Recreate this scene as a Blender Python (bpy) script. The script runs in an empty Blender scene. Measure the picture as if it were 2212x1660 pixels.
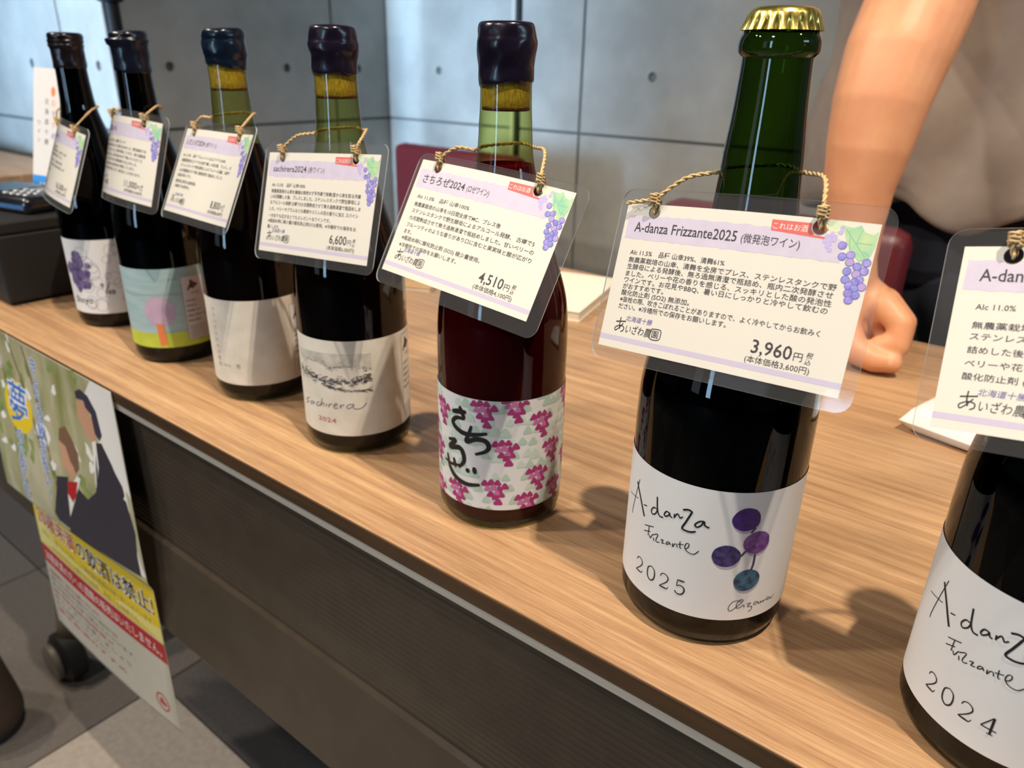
import bpy, bmesh, math, random
from math import sin, cos, pi, radians, degrees
from mathutils import Vector, Matrix
from mathutils.geometry import delaunay_2d_cdt

S = bpy.context.scene
COL = S.collection
TZ = 0.72                      # table top height; table-level coordinates are measured from here

# ---------------------------------------------------------------- camera, world, lights, exposure
cd = bpy.data.cameras.new('camera')
cam = bpy.data.objects.new('camera', cd); COL.objects.link(cam); S.camera = cam
F_PX = 1597.64
cd.sensor_fit = 'HORIZONTAL'; cd.sensor_width = 36.0; cd.lens = F_PX / 2212 * 36.0
cd.clip_start = 0.02; cd.clip_end = 60
_p, _r, _h = 0.410028, 0.0215449, 2.2272877
fw = Vector((cos(_h) * cos(_p), sin(_h) * cos(_p), -sin(_p)))
rt = Vector((sin(_h), -cos(_h), 0)); up = rt.cross(fw)
rt2 = cos(_r) * rt + sin(_r) * up; up2 = -sin(_r) * rt + cos(_r) * up
cam.matrix_world = Matrix(((rt2.x, up2.x, -fw.x, 0), (rt2.y, up2.y, -fw.y, 0), (rt2.z, up2.z, -fw.z, 0.28004 + TZ), (0, 0, 0, 1)))
cd.dof.use_dof = True; cd.dof.focus_distance = 0.362; cd.dof.aperture_fstop = 11.0; cd.dof.aperture_blades = 0

w = bpy.data.worlds.new('world'); S.world = w; w.use_nodes = True
w.node_tree.nodes['Background'].inputs[0].default_value = (0.75, 0.85, 1.0, 1)
w.node_tree.nodes['Background'].inputs[1].default_value = 0.6

def area_light(name, loc, look, sx, sy, power, col, spread=180):
    l = bpy.data.lights.new(name, 'AREA'); l.shape = 'RECTANGLE'; l.size = sx; l.size_y = sy; l.energy = power; l.color = col
    o = bpy.data.objects.new(name, l); COL.objects.link(o); o.location = loc
    o.rotation_euler = (Vector(look) - Vector(loc)).to_track_quat('-Z', 'Y').to_euler(); l.spread = radians(spread); return o
def spot_light(name, loc, look, power, col, rad=0.03, cone=90, blend=0.5):
    l = bpy.data.lights.new(name, 'SPOT'); l.energy = power; l.color = col; l.shadow_soft_size = rad
    l.spot_size = radians(cone); l.spot_blend = blend
    o = bpy.data.objects.new(name, l); COL.objects.link(o); o.location = loc
    o.rotation_euler = (Vector(look) - Vector(loc)).to_track_quat('-Z', 'Y').to_euler(); return o
WARM = (1.0, 0.85, 0.67); COOL = (0.56, 0.77, 1.0)
# daylight through the two windows of the front wall and the high window on the right
area_light('daylight_front', (-0.4, -4.93, 1.55), (-0.4, 0, 1.55), 0.5, 2.1, 34, (0.42, 0.70, 1.0))
area_light('daylight_left', (-2.2, -4.93, 1.45), (-2.2, 0, 1.3), 1.0, 1.9, 23, (0.42, 0.68, 1.0), 22)
area_light('daylight_right', (3.93, 0.9, 2.15), (0, 0.9, 1.9), 1.3, 0.5, 14, COOL)
# ceiling spots, plus added fill spots at back and front
spot_light('spot_main', (0.36, 0.07, 2.56), (-0.35, 0.35, 0.72), 128, WARM, 0.018, 80, 0.5)
spot_light('spot_left', (-1.9, -0.4, 2.56), (-1.25, 0.2, 0.2), 70, WARM, 0.05, 100, 0.7)
spot_light('fill_back', (-1.6, -0.9, 2.56), (-0.7, 1.7, 0.9), 80, (1, .9, .76), 0.06, 100, 0.8)  # added fill, aimed to warm and lift the back wall
spot_light('fill_front', (-0.25, -1.35, 2.56), (-0.35, 0.30, 0.85), 44, (1.0, 0.86, 0.68), 0.11, 60, 0.7)  # added fill that brightens tags and labels from the front
spot_light('spot_right', (1.3, 0.5, 2.56), (0.9, 1.0, 0.7), 18, WARM, 0.06, 110, 0.8)
S.view_settings.view_transform = 'Standard'; S.view_settings.look = 'None'
S.view_settings.gamma = 1; S.view_settings.use_curve_mapping = False; S.view_settings.exposure = 0.44
S.cycles.transparent_max_bounces = 24; S.cycles.max_bounces = 8; S.cycles.sample_clamp_indirect = 4

# ---------------------------------------------------------------- materials
def srgb(r, g, b):
    f = lambda c: (c / 12.92 if c <= 0.04045 else ((c + 0.055) / 1.055) ** 2.4)
    return (f(r / 255), f(g / 255), f(b / 255), 1)
def mat(name, col, rough=0.6, metal=0.0, coat=0.0, spec=0.5, noise=None, bump=None, sub=0.0):
    """noise=(scale, colour2, detail[, stretch xyz]) mixes in a second colour; bump=(scale, strength, distance)"""
    m = bpy.data.materials.new(name); m.use_nodes = True; nt = m.node_tree; b = nt.nodes['Principled BSDF']
    b.inputs['Base Color'].default_value = col; b.inputs['Roughness'].default_value = rough; b.inputs['Metallic'].default_value = metal
    b.inputs['Coat Weight'].default_value = coat; b.inputs['Coat Roughness'].default_value = 0.06; b.inputs['Specular IOR Level'].default_value = spec
    if sub: b.inputs['Subsurface Weight'].default_value = sub; b.inputs['Subsurface Radius'].default_value = (0.012, 0.005, 0.003); b.inputs['Subsurface Scale'].default_value = 1
    tc = nt.nodes.new('ShaderNodeTexCoord')
    if noise:
        n = nt.nodes.new('ShaderNodeTexNoise'); n.inputs['Scale'].default_value = noise[0]; n.inputs['Detail'].default_value = noise[2]
        mp = nt.nodes.new('ShaderNodeMapping')
        if len(noise) > 3: mp.inputs['Scale'].default_value = noise[3]
        nt.links.new(tc.outputs['Object'], mp.inputs['Vector']); nt.links.new(mp.outputs[0], n.inputs['Vector'])
        r = nt.nodes.new('ShaderNodeValToRGB'); r.color_ramp.elements[0].position = 0.35; r.color_ramp.elements[1].position = 0.65
        r.color_ramp.elements[0].color = col; r.color_ramp.elements[1].color = noise[1]
        nt.links.new(n.outputs['Fac'], r.inputs[0]); nt.links.new(r.outputs[0], b.inputs['Base Color'])
    if bump:
        n2 = nt.nodes.new('ShaderNodeTexNoise'); n2.inputs['Scale'].default_value = bump[0]; n2.inputs['Detail'].default_value = 4
        nt.links.new(tc.outputs['Object'], n2.inputs['Vector'])
        bp = nt.nodes.new('ShaderNodeBump'); bp.inputs['Strength'].default_value = bump[1]; bp.inputs['Distance'].default_value = bump[2]
        nt.links.new(n2.outputs['Fac'], bp.inputs['Height']); nt.links.new(bp.outputs[0], b.inputs['Normal'])
    return m
def glass_mat(name, centre, edge, gloss_rough=0.02, haze=0.0, ior=1.5, bump=0.0):
    """coloured clear shell: light passes straight through and is tinted, more so at grazing angles where the wall is thicker; fresnel gloss on top"""
    m = bpy.data.materials.new(name); m.use_nodes = True; nt = m.node_tree; nt.nodes.clear(); N = nt.nodes.new; L = nt.links.new
    out = N('ShaderNodeOutputMaterial'); tr = N('ShaderNodeBsdfTransparent'); gl = N('ShaderNodeBsdfGlossy'); gl.inputs['Roughness'].default_value = gloss_rough
    lw = N('ShaderNodeLayerWeight'); lw.inputs['Blend'].default_value = 0.30
    mc = N('ShaderNodeMix'); mc.data_type = 'RGBA'; mc.inputs[6].default_value = centre; mc.inputs[7].default_value = edge
    L(lw.outputs['Facing'], mc.inputs[0]); L(mc.outputs[2], tr.inputs[0])
    lf = N('ShaderNodeLayerWeight'); lf.inputs['Blend'].default_value = 0.5            # Schlick fresnel, the same for both faces of the thin wall
    pw = N('ShaderNodeMath'); pw.operation = 'POWER'; pw.inputs[1].default_value = 5; L(lf.outputs['Facing'], pw.inputs[0])
    f0 = ((ior - 1) / (ior + 1)) ** 2; fr = N('ShaderNodeMath'); fr.operation = 'MULTIPLY_ADD'; fr.inputs[1].default_value = 1 - f0; fr.inputs[2].default_value = f0; L(pw.outputs[0], fr.inputs[0])
    ms = N('ShaderNodeMixShader'); L(fr.outputs[0], ms.inputs[0]); L(tr.outputs[0], ms.inputs[1]); L(gl.outputs[0], ms.inputs[2])
    last = ms
    if haze:
        df = N('ShaderNodeBsdfDiffuse'); df.inputs[0].default_value = (0.8, 0.8, 0.82, 1)
        m2 = N('ShaderNodeMixShader'); m2.inputs[0].default_value = haze; L(ms.outputs[0], m2.inputs[1]); L(df.outputs[0], m2.inputs[2]); last = m2
    if bump:
        tc = N('ShaderNodeTexCoord'); n2 = N('ShaderNodeTexNoise'); n2.inputs['Scale'].default_value = 45; n2.inputs['Detail'].default_value = 3
        bp = N('ShaderNodeBump'); bp.inputs['Strength'].default_value = bump; bp.inputs['Distance'].default_value = 0.001
        L(tc.outputs['Object'], n2.inputs['Vector']); L(n2.outputs['Fac'], bp.inputs['Height']); L(bp.outputs[0], gl.inputs['Normal'])
    L(last.outputs[0], out.inputs[0]); return m

def wood_mat():
    m = bpy.data.materials.new('oak_laminate'); m.use_nodes = True; nt = m.node_tree; N = nt.nodes.new; L = nt.links.new
    b = nt.nodes['Principled BSDF']; b.inputs['Roughness'].default_value = 0.42; b.inputs['Specular IOR Level'].default_value = 0.45
    tc = N('ShaderNodeTexCoord')
    def noise(scale, st, det=6, rough=0.6, dist=0.0):
        mp = N('ShaderNodeMapping'); mp.inputs['Scale'].default_value = st; n = N('ShaderNodeTexNoise')
        n.inputs['Scale'].default_value = scale; n.inputs['Detail'].default_value = det; n.inputs['Roughness'].default_value = rough; n.inputs['Distortion'].default_value = dist
        L(tc.outputs['Object'], mp.inputs[0]); L(mp.outputs[0], n.inputs[0]); return n
    n1 = noise(11, (0.30, 11, 11), 9, 0.7, 0.25); n2 = noise(150, (0.16, 5, 5), 7, 0.8); n3 = noise(2.2, (0.5, 3.0, 3), 3)
    r1 = N('ShaderNodeValToRGB'); r1.color_ramp.elements[0].position = 0.34; r1.color_ramp.elements[1].position = 0.62
    r1.color_ramp.elements[0].color = srgb(158, 122, 90); r1.color_ramp.elements[1].color = srgb(198, 163, 126)
    L(n1.outputs['Fac'], r1.inputs[0])
    r2 = N('ShaderNodeValToRGB'); r2.color_ramp.elements[0].position = 0.36; r2.color_ramp.elements[1].position = 0.56
    r2.color_ramp.elements[0].color = (0.64, 0.57, 0.50, 1); r2.color_ramp.elements[1].color = (1, 1, 1, 1)
    L(n2.outputs['Fac'], r2.inputs[0])
    r3 = N('ShaderNodeValToRGB'); r3.color_ramp.elements[0].color = (0.88, 0.86, 0.84, 1); r3.color_ramp.elements[1].color = (1.05, 1.04, 1.0, 1); r3.color_ramp.elements[0].position = .4; r3.color_ramp.elements[1].position = .6
    L(n3.outputs['Fac'], r3.inputs[0])
    a = N('ShaderNodeMix'); a.data_type = 'RGBA'; a.blend_type = 'MULTIPLY'; a.inputs[0].default_value = 0.75; L(r1.outputs[0], a.inputs[6]); L(r2.outputs[0], a.inputs[7])
    c = N('ShaderNodeMix'); c.data_type = 'RGBA'; c.blend_type = 'MULTIPLY'; c.inputs[0].default_value = 1; L(a.outputs[2], c.inputs[6]); L(r3.outputs[0], c.inputs[7])
    L(c.outputs[2], b.inputs['Base Color'])
    bp = N('ShaderNodeBump'); bp.inputs['Strength'].default_value = 0.12; bp.inputs['Distance'].default_value = 0.0004; L(n2.outputs['Fac'], bp.inputs['Height']); L(bp.outputs[0], b.inputs['Normal'])
    return m
def concrete_mat():
    m = bpy.data.materials.new('fair_faced_concrete'); m.use_nodes = True; nt = m.node_tree; N = nt.nodes.new; L = nt.links.new
    b = nt.nodes['Principled BSDF']; b.inputs['Roughness'].default_value = 0.62
    tc = N('ShaderNodeTexCoord'); n1 = N('ShaderNodeTexNoise'); n1.inputs['Scale'].default_value = 3.2; n1.inputs['Detail'].default_value = 9; n1.inputs['Roughness'].default_value = 0.6
    L(tc.outputs['Object'], n1.inputs[0]); r = N('ShaderNodeValToRGB'); r.color_ramp.elements[0].position = 0.36; r.color_ramp.elements[1].position = 0.66
    r.color_ramp.elements[0].color = srgb(139, 137, 131); r.color_ramp.elements[1].color = srgb(167, 165, 158); L(n1.outputs['Fac'], r.inputs[0]); L(r.outputs[0], b.inputs['Base Color'])
    n2 = N('ShaderNodeTexNoise'); n2.inputs['Scale'].default_value = 60; n2.inputs['Detail'].default_value = 5; L(tc.outputs['Object'], n2.inputs[0])
    bp = N('ShaderNodeBump'); bp.inputs['Strength'].default_value = 0.15; bp.inputs['Distance'].default_value = 0.001; L(n2.outputs['Fac'], bp.inputs['Height']); L(bp.outputs[0], b.inputs['Normal'])
    return m

M = dict(
 wood=wood_mat(), concrete=concrete_mat(),
 joint=mat('joint_shadow_gap', srgb(92, 92, 90), 0.8), hole=mat('tie_hole_mortar', srgb(98, 99, 97), 0.8),
 ceil=mat('dark_ceiling', srgb(96, 94, 92), 0.8), plaster=mat('plaster', srgb(120, 116, 110), 0.8, noise=(4, srgb(130, 126, 120), 4)),
 frame=mat('window_frame_metal', srgb(50, 50, 52), 0.4, 0.8),
 tile_a=mat('carpet_tile_light', srgb(160, 152, 144), 0.95, noise=(90, srgb(148, 140, 132), 6), bump=(400, .4, .001)),
 tile_b=mat('carpet_tile_mid', srgb(100, 94, 90), 0.95, noise=(140, srgb(92, 86, 82), 6), bump=(400, .4, .001)),
 tile_c=mat('carpet_tile_dark', srgb(84, 79, 77), 0.95, noise=(140, srgb(76, 71, 70), 6), bump=(400, .4, .001)),
 slab=mat('floor_slab', srgb(60, 57, 55), 0.9),
 edge=mat('shaded_wood_edge', srgb(74, 52, 30), 0.4, noise=(30, srgb(58, 40, 24), 6, (.4, 6, 6))),  # table wood darkened, the front edge's shade put into its colour
 alu=mat('brushed_aluminium', srgb(196, 190, 180), 0.4, 0.25, noise=(300, srgb(182, 177, 168), 3, (.05, 6, 6))),
 panel=mat('grey_brown_panel_metal', srgb(74, 64, 52), 0.42, 0.25, noise=(40, srgb(68, 58, 47), 5)),
 leg=mat('warm_grey_leg_paint', srgb(126, 116, 102), 0.45, 0.3), rubber=mat('black_rubber', srgb(20, 20, 20), 0.5), hub=mat('grey_hub_plastic', srgb(96, 92, 84), 0.4),
 green=glass_mat('deep_green_glass', (0.19, 0.30, 0.07, 1), (0.015, 0.04, 0.015, 1)),
 olive=glass_mat('olive_glass', (0.86, 0.88, 0.50, 1), (0.20, 0.22, 0.04, 1)),
 darkg=glass_mat('black_green_glass', (0.06, 0.08, 0.06, 1), (0.01, 0.012, 0.01, 1)),
 rose=mat('rose_wine', srgb(66, 4, 14), 0.5, spec=0.0), red=mat('red_wine', srgb(12, 3, 6), 0.5, spec=0.0), spark=mat('sparkling_red_wine', srgb(14, 4, 8), 0.5, spec=0.0),
 cork=mat('cork', srgb(204, 172, 92), 0.8, noise=(900, srgb(158, 120, 56), 6, (1, 1, .25)), bump=(900, .5, .0005)), stain=mat('wine_stained_cork_end', srgb(96, 40, 14), 0.6, noise=(900, srgb(46, 16, 8), 3)),
 wax1=mat('aubergine_black_wax', srgb(20, 13, 16), 0.22, coat=0.0, spec=0.45, bump=(180, .12, .001)), wax2=mat('navy_black_wax', srgb(16, 19, 32), 0.22, coat=0.0, spec=0.45, bump=(180, .12, .001)),
 wax3=mat('dark_navy_wax', srgb(10, 22, 37), 0.22, coat=0.0, spec=0.45, bump=(180, .12, .001)), wax4=mat('dark_purple_wax', srgb(21, 16, 31), 0.22, coat=0.0, spec=0.45, bump=(180, .12, .001)),
 gold=mat('gold_crown_cap', srgb(222, 202, 112), 0.27, 1.0),
 label=mat('white_label_paper', srgb(220, 221, 223), 0.55), labelw=mat('cream_label_paper', srgb(224, 219, 208), 0.6, noise=(60, srgb(212, 206, 194), 5)),
 ink=mat('black_ink', srgb(24, 22, 24), 0.5), inkg=mat('grey_pencil_ink', srgb(120, 116, 112), 0.7), inkr=mat('red_ink', srgb(184, 96, 96), 0.6), inkf=mat('faint_ink', srgb(168, 162, 152), 0.7),
 card=mat('cream_card', srgb(230, 225, 213), 0.6), lilac=mat('lilac_print', srgb(214, 205, 224), 0.6, noise=(160, srgb(208, 199, 220), 4)), stripe=mat('lilac_stripe', srgb(206, 196, 220), 0.6),
 coral=mat('coral_print', srgb(222, 104, 98), 0.6), white=mat('white_ink', srgb(246, 240, 236), 0.6), text=mat('tag_text_ink', srgb(52, 46, 48), 0.6), violet=mat('violet_text', srgb(104, 92, 168), 0.6),
 leafm=mat('watercolour_leaf', srgb(196, 220, 160), 0.6, noise=(120, srgb(142, 204, 172), 3)), leafl=mat('pale_leaf_print', srgb(222, 236, 196), 0.6), vein=mat('leaf_vein_print', srgb(120, 186, 168), 0.6),
 g1=mat('grape_violet', srgb(140, 128, 212), 0.6, noise=(300, srgb(172, 162, 228), 2)), g2=mat('grape_blue', srgb(112, 120, 208), 0.6, noise=(300, srgb(150, 150, 224), 2)), g3=mat('grape_pink', srgb(182, 160, 216), 0.6), g4=mat('grape_outline', srgb(92, 84, 176), 0.6), pale=mat('pale_grape', srgb(196, 182, 230), 0.6),
 twine=mat('paper_twine', srgb(214, 186, 138), 0.75, noise=(900, srgb(184, 152, 104), 3), bump=(1500, .5, .0004)),
 rim=mat('laminate_cut_edge', srgb(196, 202, 208), 0.3),
 plastic=glass_mat('clear_laminate', (0.96, 0.96, 0.97, 1), (0.86, 0.88, 0.90, 1), 0.07, 0.022, 1.4, 0.10),
 mag=mat('magenta_print', srgb(160, 48, 112), 0.55), mag2=mat('light_magenta_print', srgb(190, 110, 160), 0.55), sage=mat('sage_print', srgb(176, 200, 188), 0.55), sage2=mat('pale_sage_print', srgb(194, 212, 202), 0.55),
 bp=mat('berry_purple', srgb(70, 32, 118), 0.55, noise=(500, srgb(50, 22, 96), 4)), bq=mat('berry_plum', srgb(84, 40, 118), 0.55, noise=(400, srgb(132, 84, 150), 5)), bn=mat('berry_navy', srgb(36, 26, 72), 0.55, noise=(400, srgb(66, 62, 116), 5)), bt=mat('berry_teal', srgb(34, 50, 84), 0.55, noise=(350, srgb(58, 110, 136), 4)), bsh=mat('berry_grey_print', srgb(176, 166, 184), 0.55), bst=mat('berry_stem_print', srgb(62, 58, 84), 0.55),
 sky=mat('sky_blue_print', srgb(168, 192, 196), 0.55, noise=(30, srgb(150, 180, 186), 4, (1, 1, 6))), lime=mat('lime_print', srgb(196, 208, 70), 0.55, noise=(60, srgb(182, 194, 66), 3)), lav=mat('lavender_print', srgb(196, 172, 196), 0.55, noise=(60, srgb(184, 158, 190), 3)), orange=mat('orange_print', srgb(222, 128, 76), 0.55),
 blob=mat('purple_watercolour', srgb(74, 58, 108), 0.55, noise=(220, srgb(120, 106, 150), 6)), ring=mat('lilac_line_print', srgb(156, 146, 168), 0.55),
 mist=mat('grey_watercolour_print', srgb(206, 202, 192), 0.6, noise=(160, srgb(182, 178, 168), 6)), map=mat('map_print', srgb(84, 52, 60), 0.6), stick=mat('sticker_paper', srgb(206, 200, 206), 0.6),
)

# ---------------------------------------------------------------- mesh helpers
def tag(o, label=None, cat=None, group=None, kind=None):
    if label: o['label'] = label
    if cat: o['category'] = cat
    if group: o['group'] = group
    if kind: o['kind'] = kind
    return o
def empty(name, loc, rz=0.0):
    o = bpy.data.objects.new(name, None); COL.objects.link(o); o.location = loc; o.rotation_euler = (0, 0, rz); o.empty_display_size = 0.02; return o
class MB:
    def __init__(s): s.v = []; s.f = []; s.mi = []; s.mats = []
    def m(s, mt):
        if mt not in s.mats: s.mats.append(mt)
        return s.mats.index(mt)
    def add(s, vs, fs, mt=None):
        o = len(s.v); s.v += [tuple(v) for v in vs]; k = s.m(mt) if mt else 0
        for f in fs: s.f.append(tuple(i + o for i in f)); s.mi.append(k)
    def box(s, x0, x1, y0, y1, z0, z1, mt=None, mtx=None):
        vs = [Vector((x, y, z)) for x in (x0, x1) for y in (y0, y1) for z in (z0, z1)]
        if mtx: vs = [mtx @ v for v in vs]
        s.add(vs, [(0, 1, 3, 2), (4, 6, 7, 5), (0, 4, 5, 1), (2, 3, 7, 6), (0, 2, 6, 4), (1, 5, 7, 3)], mt)
    def lathe(s, prof, seg=48, mt=None, rfun=None, c=(0, 0, 0), caps=True):
        vs = []; fs = []; n = len(prof)
        for j, (r, z) in enumerate(prof):
            for k in range(seg):
                a = 2 * pi * k / seg; rr, zz = (r, z) if not rfun else rfun(j, r, z, a); vs.append((c[0] + rr * cos(a), c[1] + rr * sin(a), c[2] + zz))
        for j in range(n - 1):
            for k in range(seg):
                k2 = (k + 1) % seg; fs.append((j * seg + k, j * seg + k2, (j + 1) * seg + k2, (j + 1) * seg + k))
        if caps:
            if prof[0][0] > 1e-5: fs.append(tuple(range(seg - 1, -1, -1)))
            if prof[-1][0] > 1e-5: fs.append(tuple((n - 1) * seg + k for k in range(seg)))
        s.add(vs, fs, mt)
    def tube(s, pts, rad, seg=8, mt=None, twist=0.0, radf=None):
        pts = [Vector(p) for p in pts]; n = len(pts); vs = []; fs = []
        T = [(pts[min(i + 1, n - 1)] - pts[max(i - 1, 0)]).normalized() for i in range(n)]
        nrm = T[0].orthogonal().normalized()
        for i in range(n):
            nrm = (nrm - nrm.dot(T[i]) * T[i]).normalized(); bn = T[i].cross(nrm); r = rad * (radf(i / (n - 1)) if radf else 1)
            for k in range(seg):
                a = 2 * pi * k / seg; vs.append(pts[i] + r * (cos(a) * nrm + sin(a) * bn))
        for i in range(n - 1):
            for k in range(seg):
                k2 = (k + 1) % seg; fs.append((i * seg + k, i * seg + k2, (i + 1) * seg + k2, (i + 1) * seg + k))
        fs.append(tuple(range(seg - 1, -1, -1))); fs.append(tuple((n - 1) * seg + k for k in range(seg)))
        s.add(vs, fs, mt)
    def build(s, name, mt=None, parent=None, smooth=False, bevel=0.0, loc=None, angle=None):
        me = bpy.data.meshes.new(name); me.from_pydata(s.v, [], s.f)
        mats = s.mats if s.mats else [mt]
        for x in mats: me.materials.append(M[x] if isinstance(x, str) else x)
        for p, k in zip(me.polygons, s.mi): p.material_index = k
        if bevel:
            bm = bmesh.new(); bm.from_mesh(me); bmesh.ops.remove_doubles(bm, verts=bm.verts, dist=1e-6)
            bmesh.ops.bevel(bm, geom=[e for e in bm.edges if len(e.link_faces) == 2 and e.calc_face_angle(0) > 0.7], offset=bevel, segments=2, profile=0.5, affect='EDGES')
            bm.to_mesh(me); bm.free()
        if smooth:
            me.polygons.foreach_set('use_smooth', [True] * len(me.polygons))
            if angle: me.set_sharp_from_angle(angle=radians(angle))
        me.update()
        o = bpy.data.objects.new(name, me); COL.objects.link(o)
        if parent: o.parent = parent
        if loc: o.location = loc
        return o
def catmull(P, n=8, closed=False):
    P = [Vector(p) for p in P]
    if len(P) < 3: return [P[0].lerp(P[-1], i / n) for i in range(n + 1)]
    out = []; Q = [P[0] * 2 - P[1]] + P + [P[-1] * 2 - P[-2]]
    for i in range(1, len(Q) - 2):
        a, b, c, d = Q[i - 1:i + 3]
        for k in range(n):
            t = k / n; out.append(0.5 * ((2 * b) + (c - a) * t + (2 * a - 5 * b + 4 * c - d) * t * t + (3 * b - a - 3 * c + d) * t ** 3))
    out.append(P[-1]); return out

# text -> flat glyph meshes, cached
_tc = bpy.data.curves.new('text_source', 'FONT'); _tc.resolution_u = 2
_to = bpy.data.objects.new('text_source', _tc); COL.objects.link(_to); _cache = {}
def glyphs(body, offset=0.0):
    if (body, offset) not in _cache:
        _tc.body = body; _tc.offset = offset
        dg = bpy.context.evaluated_depsgraph_get(); dg.update(); me = bpy.data.meshes.new_from_object(_to.evaluated_get(dg))
        vs = [(v.co.x, v.co.y) for v in me.vertices]; fs = [tuple(p.vertices) for p in me.polygons]; bpy.data.meshes.remove(me)
        _cache[(body, offset)] = (vs, fs)
    return _cache[(body, offset)]

class Flat:
    """flat print collected in surface coordinates (mm); fn(u, v, layer) gives the 3-D point"""
    def __init__(s, fn, fine=0): s.fn = fn; s.mb = MB(); s.fine = fine
    def raw(s, vs, fs, mt, layer=1): s.mb.add([s.fn(u, v, layer) for u, v in vs], fs, mt)
    def poly(s, pts, mt, layer=1, step=6.0, holes=()):
        if s.fine:
            step = min(step, s.fine); q = []
            for i, a in enumerate(pts):
                b = pts[(i + 1) % len(pts)]; k = max(1, int(math.hypot(b[0] - a[0], b[1] - a[1]) / step)); q += [(a[0] + (b[0] - a[0]) * t / k, a[1] + (b[1] - a[1]) * t / k) for t in range(k)]
            pts = q
        pts = [Vector(p[:2]) for p in pts]; vs = list(pts); es = [(i, (i + 1) % len(pts)) for i in range(len(pts))]
        for h in holes:
            o = len(vs); vs += [Vector(q) for q in h]; es += [(o + i, o + (i + 1) % len(h)) for i in range(len(h))]
        x0, x1 = min(p.x for p in pts), max(p.x for p in pts); y0, y1 = min(p.y for p in pts), max(p.y for p in pts)
        nx = int((x1 - x0) / step); ny = int((y1 - y0) / step)
        for i in range(1, nx + 1):
            for j in range(1, ny + 1):
                q = Vector((x0 + (x1 - x0) * i / (nx + 1), y0 + (y1 - y0) * j / (ny + 1)))
                if inside(q, pts) and not any(inside(q, h) for h in holes): vs.append(q)
        r = delaunay_2d_cdt(vs, es, [], 0, 1e-5); V, Fc = r[0], r[2]; out = []
        for f in Fc:
            c = sum((V[i] for i in f), Vector((0, 0))) / len(f)
            if inside(c, pts) and not any(inside(c, h) for h in holes):
                a = sum(V[f[i]].cross(V[f[(i + 1) % len(f)]]) for i in range(len(f)))
                out.append(tuple(f) if a > 0 else tuple(reversed(f)))
        s.raw([(v.x, v.y) for v in V], out, mt, layer)
    def rect(s, u0, v0, u1, v1, mt, layer=1, step=6.0):
        step = min(step, s.fine) if s.fine else step
        nx = max(1, int(abs(u1 - u0) / step)); ny = max(1, int(abs(v1 - v0) / step))
        vs = [(u0 + (u1 - u0) * i / nx, v0 + (v1 - v0) * j / ny) for j in range(ny + 1) for i in range(nx + 1)]
        s.raw(vs, [(j * (nx + 1) + i, j * (nx + 1) + i + 1, (j + 1) * (nx + 1) + i + 1, (j + 1) * (nx + 1) + i) for j in range(ny) for i in range(nx)], mt, layer)
    def disc(s, c, a, b, mt, layer=1, n=20, rot=0.0, wob=0.0, seed=0):
        rnd = random.Random(seed); ph = [rnd.uniform(0, 6.28) for _ in range(3)]
        f = lambda t: 1 + wob * (sin(3 * t + ph[0]) + .6 * sin(5 * t + ph[1]) + .4 * sin(9 * t + ph[2]))
        vs = [(c[0], c[1])]
        R_ = (0.55, 1.0) if max(a, b) < 4 else (.2, .4, .6, .8, 1.0)
        for rr in R_:
            for k in range(n):
                t = 2 * pi * k / n; x, y = a * rr * f(t) * cos(t), b * rr * f(t) * sin(t); vs.append((c[0] + x * cos(rot) - y * sin(rot), c[1] + x * sin(rot) + y * cos(rot)))
        fs = [(0, 1 + k, 1 + (k + 1) % n) for k in range(n)] + [(1 + j * n + k, 1 + j * n + n + k, 1 + j * n + n + (k + 1) % n, 1 + j * n + (k + 1) % n) for k in range(n) for j in range(len(R_) - 1)]
        s.raw(vs, fs, mt, layer)
    def ring(s, c, r, w, mt, layer=1, n=28):
        vs = [(c[0] + q * cos(2 * pi * k / n), c[1] + q * sin(2 * pi * k / n)) for q in (r, r - w) for k in range(n)]
        s.raw(vs, [(k, (k + 1) % n, n + (k + 1) % n, n + k) for k in range(n)], mt, layer)
    def stroke(s, P, wid, mt, layer=1, smooth=6, taper=0.0):
        P = [Vector((p[0], p[1], 0)) for p in P]; C_ = catmull(P, smooth) if len(P) > 2 else [P[0].lerp(P[-1], i / 6) for i in range(7)]
        n = len(C_); vs = []
        for i, p in enumerate(C_):
            d = (C_[min(i + 1, n - 1)] - C_[max(i - 1, 0)]); d = d.normalized() if d.length > 1e-9 else Vector((1, 0, 0)); t = i / (n - 1)
            h = wid / 2 * (1 - taper * (abs(2 * t - 1) ** 2)) ; nn = Vector((-d.y, d.x, 0))
            vs += [(p + nn * h)[:2], (p - nn * h)[:2]]
        s.raw(vs, [(2 * i, 2 * i + 1, 2 * i + 3, 2 * i + 2) for i in range(n - 1)], mt, layer)
    def text(s, body, u0, v0, h, mt, layer=2, u1=None, rot=0.0, sx=1.0, offset=0.0, skew=0.0):
        """h = height of a full-width character; u1 stretches the line to end there"""
        vs, fs = glyphs(body, offset)
        if not vs: return
        x0, x1 = min(v[0] for v in vs), max(v[0] for v in vs); k = h / 0.92; kx = k * sx
        if u1 is not None: kx = (u1 - u0) / (x1 - x0)
        out = []
        for x, y in vs:
            X = (x - x0) * kx + y * k * skew; Y = y * k; out.append((u0 + X * cos(rot) - Y * sin(rot), v0 + X * sin(rot) + Y * cos(rot)))
        s.raw(out, fs, mt, layer)
    def build(s, name, parent, **k):
        o = s.mb.build(name, None, parent, **k)
        if name in ('lettering', 'label_print', 'grape_print', 'printed_picture'): o['kind'] = 'stuff'
        return o
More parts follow.
